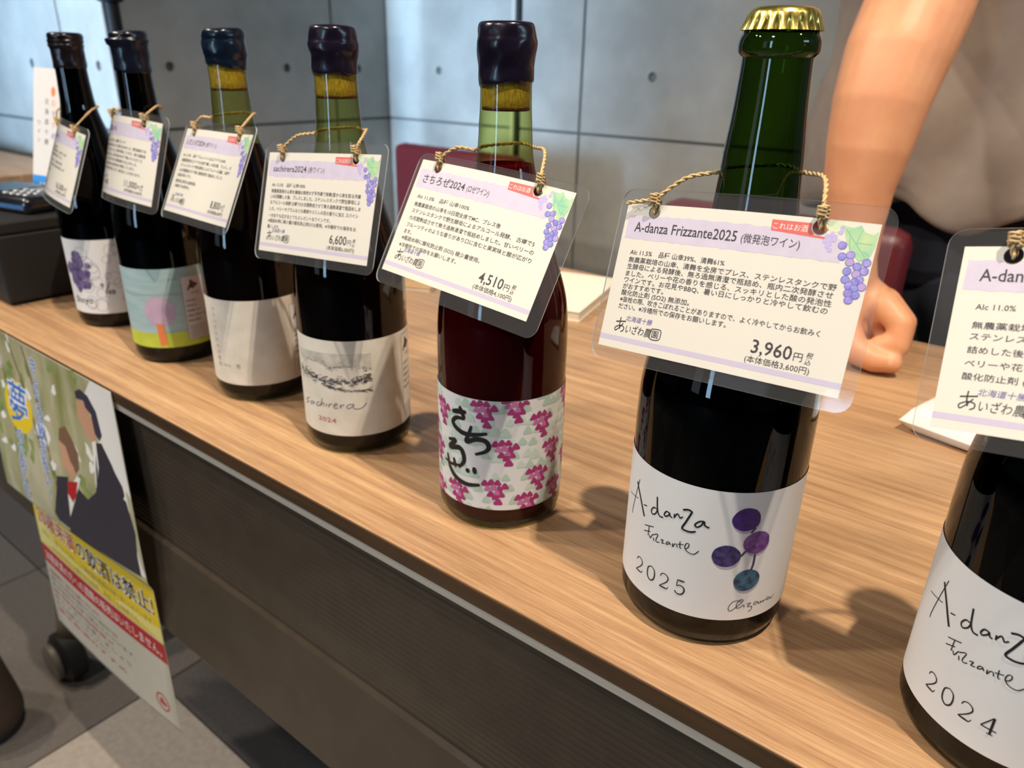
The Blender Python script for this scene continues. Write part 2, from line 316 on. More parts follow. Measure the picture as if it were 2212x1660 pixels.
def inside(q, P):
    c = False; n = len(P); j = n - 1; x, y = q[0], q[1]
    for i in range(n):
        if (P[i][1] > y) != (P[j][1] > y) and x < (P[j][0] - P[i][0]) * (y - P[i][1]) / (P[j][1] - P[i][1]) + P[i][0]: c = not c
        j = i
    return c

# ---------------------------------------------------------------- room shell
def structure(name, mb, mt=None, parent=None, **k):
    o = mb.build(name, mt, parent, **k)
    if not parent: o['kind'] = 'structure'
    return o
m = MB(); m.box(-5.2, 4.2, -5.2, 2.2, -0.12, -0.012); floor = structure('floor', m, 'slab')
tile_me = {}
for key in ('tile_a', 'tile_b', 'tile_c'):
    t = MB(); t.box(0.0015, 0.4985, 0.0015, 0.4985, -0.012, 0.0); o = t.build('carpet_tile', key, floor, bevel=0.001); tile_me[key] = o.data; bpy.data.objects.remove(o)
rnd = random.Random(5)
for i in range(-8, 7):
    for j in range(-6, 3):
        x, y = -0.06 + 0.5 * (i), 0.40 + 0.5 * (j)
        if x < -5.1 or x > 3.8 or y > 1.85: continue
        k = 'tile_a' if (i, j) in ((-2, -1), (-1, -2), (-2, -2)) else ('tile_b' if (i + j) % 2 else 'tile_c')
        if (i, j) in ((-3, -1), (-4, -1)): k = 'tile_b'
        o = bpy.data.objects.new('carpet_tile', tile_me[k]); COL.objects.link(o); o.parent = floor; o.location = (x, y, 0)
m = MB(); m.box(-5.2, 4.2, -5.2, 2.2, 2.7, 2.8); structure('ceiling', m, 'ceil')
def concrete_wall(name, O, U, length, joints, holes, z_j=(0.815, 1.715, 2.615), cut=0.0, start=0.0):
    """wall slab plus the separate formwork panels standing proud of it; O origin, U direction along the wall, normal = towards the room"""
    U = Vector(U); Nn = Vector((U.y, -U.x, 0)); O = Vector(O)
    P = lambda s_, z, d: O + U * s_ + Nn * d + Vector((0, 0, z))
    m = MB()
    vs = [P(s_, z, d) for s_ in (start, length - cut) for d in (-0.25, -0.008) for z in (0, 2.7)]
    m.add(vs, [(0, 1, 3, 2), (4, 6, 7, 5), (0, 4, 5, 1), (2, 3, 7, 6), (0, 2, 6, 4), (1, 5, 7, 3)], 'joint')
    wall = structure(name, m)
    zz = [0] + list(z_j) + [2.7]; ss = [0] + joints + [length]
    for a, b in zip(ss[:-1], ss[1:]):
        for c, d in zip(zz[:-1], zz[1:]):
            if b - a < 0.03 or d - c < 0.03: continue
            g = 0.004; hs = [(s_, z) for s_, z in holes if a + .03 < s_ < b - .03 and c + .03 < z < d - .03]
            fl = Flat(lambda u, v, l: P(u, v, 0)); cir = [[(s_ + .0125 * cos(t * pi / 8), z + .0125 * sin(t * pi / 8)) for t in range(16)] for s_, z in hs]
            fl.poly([(a + g, c + g), (b - g, c + g), (b - g, d - g), (a + g, d - g)], 'concrete', 0, 5, cir)
            q = [(a + g, c + g), (b - g, c + g), (b - g, d - g), (a + g, d - g)]
            fl.mb.add([P(u, v, 0) for u, v in q] + [P(u, v, -0.008) for u, v in q], [(i, (i + 1) % 4, 4 + (i + 1) % 4, 4 + i) for i in range(4)], 'concrete')
            for (s_, z), cc in zip(hs, cir):
                inn = [(s_ + .010 * cos(t * pi / 8), z + .010 * sin(t * pi / 8)) for t in range(16)]
                fl.mb.add([P(u, v, 0) for u, v in cc] + [P(u, v, -0.007) for u, v in inn], [(i, (i + 1) % 16, 16 + (i + 1) % 16, 16 + i) for i in range(16)], 'hole')
                fl.mb.add([P(u, v, -0.007) for u, v in inn], [tuple(range(16))], 'hole')
            fl.mb.build('concrete_panel', None, wall)
    return wall
X0 = -2.03
holes_b = [(x - X0, z) for x in (-1.79, -1.016, -0.566, -0.116, 0.334, 0.784, 1.234, 1.7, 2.2, 2.7) for z in (0.40, 0.972, 1.55, 1.87, 2.45)]
concrete_wall('wall_back', (X0, 1.9, 0), (1, 0, 0), 6.1, [-1.239 - X0 + .9 * k for k in range(6)], holes_b)
concrete_wall('wall_return', (X0, 0.97, 0), (0, 1, 0), 0.96, [0.70], [(0.52, 0.972), (0.80, 0.972), (.52, .4), (.52, 1.5), (0.15, .972), (0.15, 1.5)], start=.012)
concrete_wall('wall_left_back', (-5.0, 0.97, 0), (1, 0, 0), 5.0 + X0, [5.0 - 2.285 - .9 * k for k in (2, 1, 0)], [(5.0 - x, z) for x in (2.106, 2.51, 2.96, 3.41, 3.86) for z in (.4, .972, 1.55)], cut=.26)
m = MB(); m.box(-5.2, -5.0, -5.2, 1.2, 0, 2.7); structure('wall_left', m, 'plaster')
m = MB(); m.box(4.0, 4.2, -5.2, 0.2, 0, 2.7); m.box(4.0, 4.2, 1.6, 2.2, 0, 2.7); m.box(4.0, 4.2, 0.2, 1.6, 0, 1.85); m.box(4.0, 4.2, 0.2, 1.6, 2.45, 2.7); structure('wall_right', m, 'plaster')
m = MB()
for x0, x1 in ((-5.2, -2.8), (-1.5, -.75), (-.05, 4.2)): m.box(x0, x1, -5.2, -5.0, 0, 2.7)
for x0, x1 in ((-2.8, -1.5), (-.75, -.05)): m.box(x0, x1, -5.2, -5.0, 0, 0.45); m.box(x0, x1, -5.2, -5.0, 2.65, 2.7)
structure('wall_front', m, 'plaster')
for k, (x0, x1) in enumerate(((-.75, -.05), (-2.8, -1.5))):
    m = MB(); z0, z1 = 0.45, 2.65
    m.box(x0, x0 + .05, -5.12, -5.02, z0, z1); m.box(x1 - .05, x1, -5.12, -5.02, z0, z1); m.box(x0, x1, -5.12, -5.02, z0, z0 + .05); m.box(x0, x1, -5.12, -5.02, z1 - .05, z1)
    pass
    structure('window_%d' % (k + 1), m, 'frame')
m = MB()
for y0, y1, z0, z1 in ((.2, .25, 1.85, 2.45), (1.55, 1.6, 1.85, 2.45), (.2, 1.6, 1.85, 1.9), (.2, 1.6, 2.4, 2.45)): m.box(4.05, 4.15, y0, y1, z0, z1)
structure('window_3', m, 'frame')
# slim dark conduit running down the concrete behind the bottles
m = MB(); m.box(-1.468, -1.456, 1.884, 1.8995, 0.0, 2.7, 'rubber'); m.box(-1.486, -1.469, 1.889, 1.8995, 0.0, 2.7, 'alu'); structure('trim_1', m)

# ---------------------------------------------------------------- table
YE = 0.262; YB = 0.905
tb = tag(empty('table', (-0.42, 0.58, 0)), 'oak-topped folding table carrying the row of wine bottles', 'table')
OX, OY = -0.42, 0.58
def T_(m, name, mt=None, **k):
    m.v = [(x - OX, y - OY, z) for x, y, z in m.v]; return m.build(name, mt, tb, **k)
m = MB(); m.box(-1.32, 0.50, YE + .0008, YB, TZ - 0.012, TZ); T_(m, 'tabletop', 'wood', bevel=0.0009)
m = MB(); m.box(-1.319, 0.499, YE - .0004, YE + .0010, TZ - 0.0119, TZ - 0.0008); T_(m, 'edge_banding', 'edge')
m = MB(); m.box(-1.30, 0.48, YE + .0005, YE + .016, TZ - 0.0196, TZ - 0.0121); T_(m, 'front_rail', 'alu', bevel=0.0008)
# modesty panel: ribbed upper sheet, crease, lower sheet kicked forward
prof = [(YE + .012, -0.0225)]; z = -0.024
while z > -0.155:
    prof += [(YE + .012, z), (YE + .01178, z - .0008), (YE + .01178, z - .0036), (YE + .012, z - .0044)]; z -= 0.0058
prof += [(YE + .0125, -0.160), (YE + .0095, -0.165), (YE + .006, -0.22), (YE + .0005, -0.272), (YE + .0025, -0.277)]
back = [(y + .004, z) for y, z in reversed(prof)]
ring_ = prof + back; m = MB(); n = len(ring_)
m.add([(x, y, z + TZ) for x in (-1.16, 0.36) for y, z in ring_], [(i, n + i, n + (i + 1) % n, (i + 1) % n) for i in range(n)])
np_ = len(prof)
for e, fl in ((0, False), (n, True)):
    for i in range(np_ - 1):
        q = (e + i, e + i + 1, e + n - 2 - i, e + n - 1 - i); m.f.append(q[::-1] if fl else q); m.mi.append(0)
T_(m, 'modesty_panel', 'panel')
for xx in (-1.2, 0.40):
    m = MB(); m.tube([(xx, .58, .69), (xx, .58, .10)], .021, 12); m.tube([(xx, .58, .13), (xx, .33, .10)], .017, 12); m.tube([(xx, .58, .13), (xx, .86, .10)], .017, 12)
    m.tube([(xx, .34, .20), (xx, .333, .155), (xx, .328, .11), (xx, .325, .085)], .0185, 12); m.tube([(xx, .57, .36), (xx, .40, .28), (xx, .345, .21), (xx, .338, .17)], .0165, 12)
    T_(m, 'leg', 'leg', smooth=True)
    for yy, sg in ((.315, 1), (.86, -1)):
        c = MB(); m2 = Matrix.Translation((xx, yy, .0448)) @ Matrix.Rotation(pi / 2, 4, 'X')
        c.lathe([(0.004, -.016), (.036, -.018), (.0445, -.012), (.0445, .012), (.036, .018), (.004, .018)], 32)
        c.v = [tuple(m2 @ Vector(v)) for v in c.v]; cas = T_(c, 'caster', 'rubber', smooth=True, angle=40)
        h = MB(); h.lathe([(.001, 0), (.031, 0), (.033, .003), (.032, .010), (.028, .012), (.0015, .0122)], 32)
        m3 = Matrix.Translation((xx - OX, yy - .0185 - OY, .0448)) @ Matrix.Rotation(pi / 2, 4, 'X'); h.v = [tuple(m3 @ Vector(v)) for v in h.v]
        h.build('hub_cap', 'hub', cas, smooth=True, angle=40)

LAB = {"danza":{"A":[[[-42.8,83.2],[-45.5,72.4],[-47.7,62.6],[-47.9,59.5]],[[-45.2,80.7],[-40.3,73.7],[-35.4,65.2]],[[-53.6,69.3],[-46.7,70.9],[-42.4,72.0]],[[-36.7,71.5],[-34.2,72.3]],[[-26.7,74.3],[-29.1,74.3],[-30.6,71.7],[-29.6,70.0],[-27.5,71.6],[-26.7,74.3]],[[-27.7,81.3],[-26.7,74.3],[-25.1,71.5],[-22.9,71.5]],[[-19.5,75.9],[-21.3,75.9],[-22.3,73.8],[-21.5,72.9],[-19.7,74.6],[-19.5,75.9],[-18.8,74.2],[-17.7,74.0]],[[-16.8,76.6],[-16.6,74.3],[-16.5,75.2],[-15.2,77.3],[-14.2,76.2],[-13.6,75.5],[-12.3,76.7]],[[-12.7,80.7],[-10.2,81.6],[-8.3,81.0],[-8.8,79.1],[-10.5,74.5],[-12.0,70.4],[-9.9,69.5],[-7.3,69.7],[-5.2,70.6]],[[-2.0,77.4],[-4.1,76.8],[-6.0,74.5],[-5.0,73.3],[-3.1,74.8],[-1.9,77.3],[-1.3,75.2],[0.9,74.3]]],"F":[[[-34.2,60.8],[-27.8,63.2]],[[-30.9,61.8],[-31.1,56.2]],[[-34.3,57.2],[-29.8,59.3]],[[-30.3,57.1],[-29.3,55.6],[-28.0,58.4],[-27.0,58.7]],[[-27.3,57.0],[-26.7,55.0]],[[-27.1,59.0],[-24.7,60.3],[-25.5,56.6],[-24.8,55.6],[-23.2,56.5]],[[-22.8,58.1],[-21.2,58.8],[-21.8,56.8],[-20.1,57.3]],[[-17.7,59.4],[-18.9,58.8],[-19.2,57.3],[-17.7,58.4],[-17.5,59.2],[-16.8,57.9]],[[-15.8,59.6],[-15.6,57.6],[-14.7,59.6],[-13.7,59.7],[-13.2,58.2]],[[-12.1,62.3],[-11.8,58.8],[-11.0,58.4]],[[-13.2,60.2],[-10.1,61.1]],[[-9.3,58.9],[-7.7,60.4],[-7.6,62.4],[-8.9,62.2],[-9.4,59.8],[-7.8,57.7],[-4.7,57.3],[-2.4,59.9]]],"Y":[[[-24.5,34.6],[-19.4,36.4]],[[-0.4,42.9],[-3.7,35.6]],[[-23.6,43.4],[-8.7,45.3]]],"berry":[[[17.9,80.5],[25.6,79.8],[18.8,74.0]],[[25.2,66.7],[33.2,64.9],[26.3,59.8]],[[10.8,59.1],[18.0,59.2],[11.6,52.8]],[[23.3,44.2],[31.3,42.5],[24.4,37.3]]],"stem":[[[23.1,75.6],[21.2,72.7]],[[17.9,59.2],[20.1,62.2]],[[25.3,59.8],[25.3,53.9],[24.5,49.9]]],"sig":[[[22.5,30.9],[20.8,31.6],[18.0,31.3],[16.0,27.6],[17.3,25.4],[20.1,27.8],[23.3,31.3],[21.7,32.2],[20.1,29.8],[20.4,27.1],[22.2,27.3],[24.0,28.6],[24.6,26.9]],[[25.6,28.9],[28.0,29.1],[26.3,27.2],[28.8,26.8],[29.0,24.8],[27.4,23.8]],[[32.2,28.9],[30.3,29.1],[30.1,27.6],[31.7,27.7],[32.5,28.6],[33.3,27.2],[34.3,28.5],[34.7,27.4],[36.0,28.4],[36.4,27.4],[37.6,28.7]],[[40.7,28.6],[38.7,29.1],[38.5,27.8],[40.2,27.6],[41.2,28.3],[42.3,27.1],[44.8,28.8]]],"ext":[[-61.4,93.6],None]},"sachi":{"K":[[[-33.7,81.0],[-28.1,82.6],[-22.3,83.5]],[[-27.4,86.3],[-25.6,82.6],[-23.5,78.6]],[[-23.5,78.6],[-29.5,77.9],[-33.1,74.4],[-31.3,71.3],[-26.4,69.1],[-21.0,68.7],[-14.5,69.9],[-8.3,71.5]],[[-18.6,75.1],[-20.4,69.2],[-22.2,63.5],[-15.6,66.5],[-9.5,66.2],[-7.3,62.4],[-9.4,58.9],[-16.1,55.8]],[[-37.8,60.1],[-31.1,61.4],[-36.5,55.0],[-27.8,57.3],[-24.6,53.7],[-24.4,48.1],[-28.6,43.0]],[[-42.2,43.7],[-34.5,43.2],[-26.6,45.1]],[[-32.8,48.4],[-31.1,41.7]],[[-39.2,49.1],[-37.0,40.9],[-31.5,35.2],[-22.4,32.8],[-12.9,34.4]],[[-21.7,44.5],[-21.1,41.3]],[[-16.9,46.4],[-16.1,41.7]]],"cl":[[-10.5,85.0],[8.9,88.7],[27.1,75.7],[-44.6,78.0],[37.0,54.0],[3.2,59.1],[25.0,37.9],[-3.2,30.9],[-29.5,24.4],[41.6,23.9],[18.0,20.1],[-51.8,48.7]],"unit":[[0.3,61.3],[10.0,60.8],[0.4,50.3]]},"soch":{"sky":[[-53.9,81.5],[-31.3,83.5],[-16.2,83.8],[-2.5,83.8],[11.6,83.3],[11.5,71.2],[-0.4,74.7],[-12.4,72.8],[-23.1,73.6],[-36.1,76.9],[-49.9,73.8]],"ridge":[[-52.7,64.6],[-42.9,64.9],[-35.1,63.1],[-23.1,62.6],[-13.2,61.7],[-1.2,62.7],[5.3,64.2],[11.5,66.2]],"ridge2":[[-26.9,57.9],[-18.4,57.2],[-6.3,54.6],[2.9,54.5],[9.9,54.3]],"mount":[[-47.6,72.5],[-34.6,77.3],[-27.1,77.9],[-23.1,73.6],[-18.2,72.3],[-9.5,73.9],[1.3,72.6],[11.3,70.3]],"txt":[[[-43.0,43.1],[-48.7,39.7],[-44.6,39.6],[-49.6,36.2]],[[-38.9,41.5],[-41.7,39.9],[-41.6,38.3],[-38.7,39.5],[-37.8,41.5],[-36.4,40.0]],[[-31.1,43.0],[-33.6,41.8],[-34.5,39.5],[-32.3,39.6],[-29.8,41.3]],[[-28.0,46.6],[-30.2,40.1],[-28.2,42.7],[-26.7,42.5],[-27.3,40.1]],[[-24.4,43.0],[-25.0,40.2]],[[-22.2,43.1],[-22.8,40.3],[-21.7,42.6],[-19.6,43.2]],[[-18.9,41.5],[-15.6,43.2],[-16.7,44.1],[-18.4,42.3],[-18.0,40.0],[-15.3,40.6]],[[-13.1,43.4],[-13.6,40.4],[-12.5,42.6],[-10.3,43.5]],[[-3.7,44.0],[-7.2,43.4],[-8.6,41.3],[-6.7,40.4],[-4.1,42.5],[-3.3,43.7],[-3.7,40.9],[-0.8,39.7],[3.0,40.9],[6.2,44.1]]],"year":[[-34.0,27.5],[-18.2,28.8],[-33.1,32.7]],"panel":[[40.6,90.5],None,[40.7,17.7],None],"map":[[48.6,87.8]]}}

# ---------------------------------------------------------------- bottles
XS = [-0.86002, -0.7095, -0.56674, -0.42781, -0.27603, -0.12367, 0.02765]
YS = [0.36782, 0.35667, 0.35948, 0.35251, 0.34713, 0.3411, 0.34229]
def interp(pr, z):
    if z <= pr[0][1]: return pr[0][0]
    for (r0, z0), (r1, z1) in zip(pr[:-1], pr[1:]):
        if z <= z1: return r0 + (r1 - r0) * (z - z0) / (z1 - z0 + 1e-12)
    return pr[-1][0]
def smooth_prof(P, n=4): return [(max(p.x, 0), p.y) for p in catmull([(a, b, 0) for a, b in P], n)]
BODY = smooth_prof([(.0335, .0004), (.0385, .0018), (.0405, .006), (.0413, .012), (.0413, .05), (.0413, .09), (.0413, .120), (.0405, .138), (.0385, .151), (.0342, .1655), (.0283, .185), (.0229, .205), (.0188, .219), (.0162, .232), (.0150, .250), (.0144, .264), (.0145, .290), (.0145, .2935)])
BODYF = smooth_prof([(.036, .0004), (.0410, .0020), (.0435, .007), (.0444, .014), (.0444, .05), (.0444, .09), (.0444, .118), (.0438, .133), (.0415, .147), (.0368, .163), (.0303, .181), (.0245, .198), (.0205, .214), (.0186, .228), (.0174, .245), (.0158, .262), (.0150, .275), (.0147, .2835), (.0152, .2845), (.0166, .2862), (.0169, .2885), (.0165, .2915), (.0150, .2945), (.0145, .2965), (.0145, .300)])
def th0(i): return math.atan2(-YS[i], -XS[i])
def label_fn(i, r):
    t = th0(i)
    def fn(u, v, layer):
        a = t + u / 1000 / r; R_ = r + .00025 + (.00008 if layer else 0) + layer * .00004; return (R_ * cos(a), R_ * sin(a), v / 1000)
    return fn
def wax(kind, i):
    """dipped wax hood; the ridges, the uneven skirt and the lip differ from bottle to bottle"""
    P = {0: [(.0150, .2660), (.0155, .2685), (.0152, .276), (.0153, .2835), (.0164, .2868), (.0158, .2887), (.0165, .2908), (.0159, .2928), (.0163, .2945), (.0158, .2972), (.0135, .2988), (.008, .2992), (0, .2992)],
         1: [(.0152, .2655), (.0157, .268), (.0154, .276), (.0158, .284), (.0166, .2895), (.0172, .2915), (.0160, .2935), (.0160, .2965), (.0140, .2985), (.008, .2990), (0, .299)],
         2: [(.0148, .2725), (.0155, .2745), (.0156, .2785), (.0165, .282), (.0168, .286), (.0164, .2902), (.0159, .2922), (.0164, .2945), (.0158, .298), (.0138, .2998), (.008, .2994), (0, .2992)],
         3: [(.0148, .2705), (.0155, .2722), (.0154, .2785), (.0160, .2822), (.0168, .285), (.0168, .289), (.0162, .2915), (.0160, .2965), (.0150, .2993), (.0120, .3004), (.006, .3005), (0, .3005)],
         4: [(.0146, .2690), (.0154, .2708), (.0153, .277), (.0157, .2805), (.0162, .284), (.0165, .2872), (.0165, .2905), (.0160, .2930), (.0157, .2962), (.0148, .2992), (.0125, .3003), (.006, .3005), (0, .3005)]}[kind]
    P = smooth_prof(P, 3); n = len(P); rn = random.Random(10 + kind); ph = [rn.uniform(0, 6.28) for _ in range(6)]; tt = th0(i)
    tilt = {0: .0006, 1: -.0010, 2: -.0014, 3: .0003, 4: .0016}[kind]
    def rf(j, r, z, a):
        low = max(0, 1 - j / (n * .35)); d = r + (.00022 * sin(3 * a + ph[0] + z * 300) + .00016 * sin(7 * a + ph[1] - z * 500)) * (1 if r > .004 else 0)
        side = sin(a - tt)                                    # +1 right, -1 left as the viewer sees it
        if kind == 1 and .288 < z < .293: d += .0016 * max(0, -side) ** 3
        zz = z + low * (.0006 * sin(2 * a + ph[2]) + .0004 * sin(5 * a + ph[3]) + tilt * side)
        if kind in (1, 2) and z > .293: zz += .0007 * side
        return d, zz
    m = MB(); m.lathe(P, 64, None, rf, caps=False); return m
BL = ['wine bottle with near-black wax hood, purple blot of grapes on white label', 'wine bottle with navy-black wax hood, pink tree on blue and lime label',
      'wine bottle with navy wax hood, clear olive neck and blank cream label', 'wine bottle with purple wax hood and grey sketched landscape label dated 2024',
      'rose wine bottle with purple wax hood, magenta grape triangles on label', 'green sparkling wine bottle with gold crown cap, label dated 2025', 'sparkling wine bottle at right edge, label dated 2024']
bottles = []
for i in range(7):
    spark = i > 4; pr = BODYF if spark else BODY; RB = .0444 if spark else .0413; seg = 96
    b = tag(empty('wine_bottle', (XS[i], YS[i], TZ)), BL[i], 'bottle', 'wine bottles in a row along the table'); bottles.append(b)
    m = MB(); m.lathe([(0, .0012)] + pr, seg, caps=False); m.build('glass', 'green' if spark else ('darkg' if i < 2 else 'olive'), b, smooth=True)
    lv = (.268, .268, .214, .214, .2262, .2235, .2235)[i]; th = (.0008 if spark else .0006)
    ip = [(0, .004)] + [(max(r - th, .003), z + (.004 if z < .01 else 0)) for r, z in pr if .003 < z < lv] ; ip = [q for q in ip if q[1] < lv]
    rr = interp(pr, lv) - th; ip += [(rr, lv), (rr - .001, lv - .0006), (0, lv - .0006)]
    m = MB(); m.lathe(ip, seg, caps=False); m.build('wine', 'spark' if spark else ('rose' if i == 4 else 'red'), b, smooth=True, angle=50)
    if not spark:
        wax(i, i).build('wax_seal', ['wax1', 'wax2', 'wax3', 'wax4', 'wax4'][i], b, smooth=True)
        if i > 1:
            cb = .2555; m = MB(); rc = .0134
            m.lathe([(0, cb), (rc - .0004, cb), (rc, cb + .0006), (rc + .0001, .262), (rc, .2700), (rc - .0005, .28), (rc - .0005, .293), (0, .293)], 40, 'cork', caps=False)
            m.lathe([(rc - .0002, cb - .0001), (rc + .0002, cb + .0003), (rc + .0002, cb + .0014), (rc + .00005, cb + .0018)], 40, 'stain', lambda j, r, z, a: (r, z + (.0004 * sin(11 * a) * sin(5 * a + 1) if j > 1 else 0)), caps=False)
            m.lathe([(0, cb - .0003), (rc - .0002, cb - .0001)], 40, 'stain', caps=False)
            m.build('cork', None, b, smooth=True, angle=50)
    else:
        m = MB(); P = [(0, .3038), (.006, .3038), (.0112, .3035), (.0136, .3026), (.0147, .3008), (.0150, .2990), (.0155, .2970), (.0159, .2955), (.0162, .2946)]
        m.lathe(P, 168, None, lambda j, r, z, a: (r + (0, 0, 0, 0, .00005, .0003, .0006, .0009, .0011)[j] * (abs(cos(10.5 * a)) ** .7 * 2 - 1.1), z), caps=False)
        m.lathe([(.0146, .2950), (.0144, .3000)], 60, caps=False)
        m.build('crown_cap', 'gold', b, smooth=True, angle=60)
    # paper label round the body
    z0, z1 = [(.0171, .0985), (.0175, .0957), (.0170, .0935), (.0170, .0935), (.0170, .0935), (.0193, .0955), (.0193, .0955)][i]
    fn = label_fn(i, RB); half = 118 if not spark else 100; fl = Flat(fn)
    base = ['label', 'sky', 'labelw', 'labelw', 'label', 'label', 'label'][i]
    h = RB * radians(half) * 1000; nn = 140; off = (0, 0, 8, 10, 0, 0, 5.5)[i]
    vs = [(off - h + 2 * h * k / nn, v) for v in (z0 * 1000, z1 * 1000) for k in range(nn + 1)]
    fl.raw(vs, [(k, k + 1, nn + 2 + k, nn + 1 + k) for k in range(nn)], base, 0)
    lb = fl.build('paper_label', b, smooth=True)
    z0 *= 1000; z1 *= 1000
    pt = Flat(fn, 2.4); tx = Flat(fn, 2.4)
    def info_panel(u, w_, zb, zt, bg):
        pt.rect(u, zb, u + w_, zt, bg, 2, 4) if bg else None
        for a, c_ in (((u, zb), (u + w_, zb)), ((u, zt), (u + w_, zt)), ((u, zb), (u, zt)), ((u + w_, zb), (u + w_, zt))): tx.stroke([a, c_], .35, 'inkg', 3)
        mu, mz = u + w_ * .42, zt - 8
        pt.poly([(mu - 4, mz - 3), (mu - 2, mz), (mu - 1, mz + 5), (mu + 2, mz + 2), (mu + 7, mz - 1), (mu + 4, mz - 3), (mu + 1, mz - 5), (mu - 2, mz - 3.5), (mu - 3.5, mz - 6), (mu - 5, mz - 6)], 'map', 3)
        rn = random.Random(3)
        tx.text('北海道', u + w_ * .35, zt - 18, 2.6, 'inkg', 3)
        for q in range(5): tx.text(('山幸100%', '果実酒 赤', '内容量 750ml', '農園 北海道十勝', '製造 池田町')[q], u + 2, zt - 25 - q * 5.0, 2.3, 'inkg' if q % 2 else 'ink', 3)
        for q in range(5): tx.text('未成年者の飲酒は法律で禁止されています'[:9], u + 2, zb + 2.2 + q * 2.6, 1.6, 'inkg', 3, u1=u + w_ - 2)
    if spark:
        D = LAB['danza']; du = 0 if i == 5 else 5.5; sh = lambda P: [(a + du, c_) for a, c_ in P]
        for k, P in enumerate(D['A']): tx.stroke(sh(P), (.45, 1.15, .4, .6, .7, .85, .75, .7, 1.0, .85)[k], 'ink', 3)
        for P in D['F']: tx.stroke(sh(P), .48, 'ink', 3)
        yy = (-32.5 + du, 42.0)
        def digit(ch, u, v, s_):
            S_ = {'2': [([(0, 7), (.6, 8.8), (2.4, 9.6), (4.4, 8.6), (4.9, 6.6), (3.6, 4.2), (1.4, 1.8), (0, .4)], .6), ([(0, .3), (4.8, .3)], .95), ([(4.8, .3), (5.5, 2.2)], .35)],
                  '0': [([(2.8, 9.7), (.7, 8.2), (.2, 5), (.8, 1.8), (2.8, .2), (4.9, 1.8), (5.5, 5), (4.9, 8.2), (2.8, 9.7)], .75)],
                  '5': [([(5.0, 9.4), (1.0, 9.4)], .9), ([(1.0, 9.5), (.8, 5.4)], .45), ([(.8, 5.3), (2.6, 6.3), (4.7, 5.4), (5.3, 3.2), (4.2, .9), (2.0, .2), (.4, 1.2), (.3, 2.0)], .75)],
                  '4': [([(4.0, 9.8), (0, 3.0)], .5), ([(0, 2.9), (6.2, 2.9)], .6), ([(4.1, 9.8), (4.1, .2)], .95), ([(2.8, .3), (5.4, .3)], .4)]}[ch]
            for P, wd in S_: tx.stroke([(u + a * s_, v + c_ * s_) for a, c_ in P], wd, 'ink', 3, taper=.35 if ch != '4' else 0)
        for k, ch in enumerate('2025' if i == 5 else '2024'): digit(ch, -37.5 + du + 8.6 * k, 30.6, .92)
        for k, P in enumerate(D['berry']):
            (cx, cy), (ax, ay), (bx, by) = sh(P); a_ = math.hypot(ax - cx, ay - cy); b_ = math.hypot(bx - cx, by - cy)
            a_ = min(a_, 7.0); b_ = min(b_, 6.6)
            pt.disc((cx + .5, cy - 1.6), a_ * .98, b_ * .98, 'bsh', 1, 36, 0, .01, k)
            pt.disc((cx, cy), a_, b_, ('bp', 'bq', 'bn', 'bt')[k], 3, 48, 0, .012, k + 5)
        for P in D['stem']: pt.stroke(sh(P), 1.2, 'bst', 2)
        for P in D['sig']: tx.stroke(sh(P), .34, 'ink', 3)
    elif i == 4:
        D = LAB['sachi']; rn = random.Random(4)
        def tri(u, v, s_, mt, ly, k=1.0):
            q = []
            for e in range(3):
                a = pi / 2 + e * 2 * pi / 3; a1 = a - .35; a2 = a + .35
                q += [(u + s_ * .86 * cos(a1) * k, v + s_ * .8 * sin(a1)), (u + s_ * cos(a) * k, v + s_ * .93 * sin(a)), (u + s_ * .86 * cos(a2) * k, v + s_ * .8 * sin(a2))]
            q = [(a, min(max(c_, z0 + .1), z1 - .1)) for a, c_ in q]
            cu, cw = sum(a for a, c_ in q) / 9, sum(c_ for a, c_ in q) / 9
            mid = [((a + cu) / 2, (c_ + cw) / 2) for a, c_ in q]
            if max(c_ for a, c_ in q) - min(c_ for a, c_ in q) > .3: pt.raw([(cu, cw)] + mid + q, [(0, 1 + k, 1 + (k + 1) % 9) for k in range(9)] + [(1 + k, 10 + k, 10 + (k + 1) % 9, 1 + (k + 1) % 9) for k in range(9)], mt, ly)
        for gu in range(-13, 14):
            for gv in range(-1, 11):
                if rn.random() < .30: continue
                u, v = gu * 6.6 + (gv % 2) * 3.3 + rn.uniform(-1.4, 1.4), 16 + gv * 8 + rn.uniform(-1.5, 1.5)
                if abs(u) < 84: tri(u, v, rn.uniform(3.2, 5.0), 'sage' if rn.random() < .6 else 'sage2', 1 if rn.random() < .5 else 1.4)
        C_ = [tuple(c_) for c_ in D['cl']] + [(-62, 62), (-70, 30), (-66, 92), (54, 86), (58, 40), (66, 66), (-50, 19), (72, 24)]
        for cu, cv in C_:
            for a, c_, s_, lt in ((-6.4, 5.2, 2.9, 0), (-2.4, 6.0, 3.1, 0), (1.6, 6.1, 2.7, 0), (6.2, 3.4, 3.0, 0), (-4.6, 1.6, 2.6, 1), (-.8, 2.6, 2.8, 1), (2.6, 1.8, 2.6, 0), (-2.6, -2.4, 2.9, 0), (1.2, -1.2, 2.2, 1), (3.6, -2.4, 3.1, 0), (.4, -4.6, 2.6, 0), (2.0, -8.0, 3.2, 0)):
                tri(cu + a, cv + c_, s_ * 1.05, 'mag2' if lt else 'mag', 2 + lt * .3)
        for k, P in enumerate(D['K']): tx.stroke(P, (3.5, 3.2, 3.4, 3.3, 3.5, 2.2, 2.6, 3.5, 3.1, 3.1)[k], 'ink', 4, 10, taper=.45)
        tx.text('rosé', -50.5, 36, 3.4, 'inkg', 4)
    elif i == 3:
        D = LAB['soch']; rn = random.Random(8)
        pt.poly(D['sky'], 'mist', 1, 5)
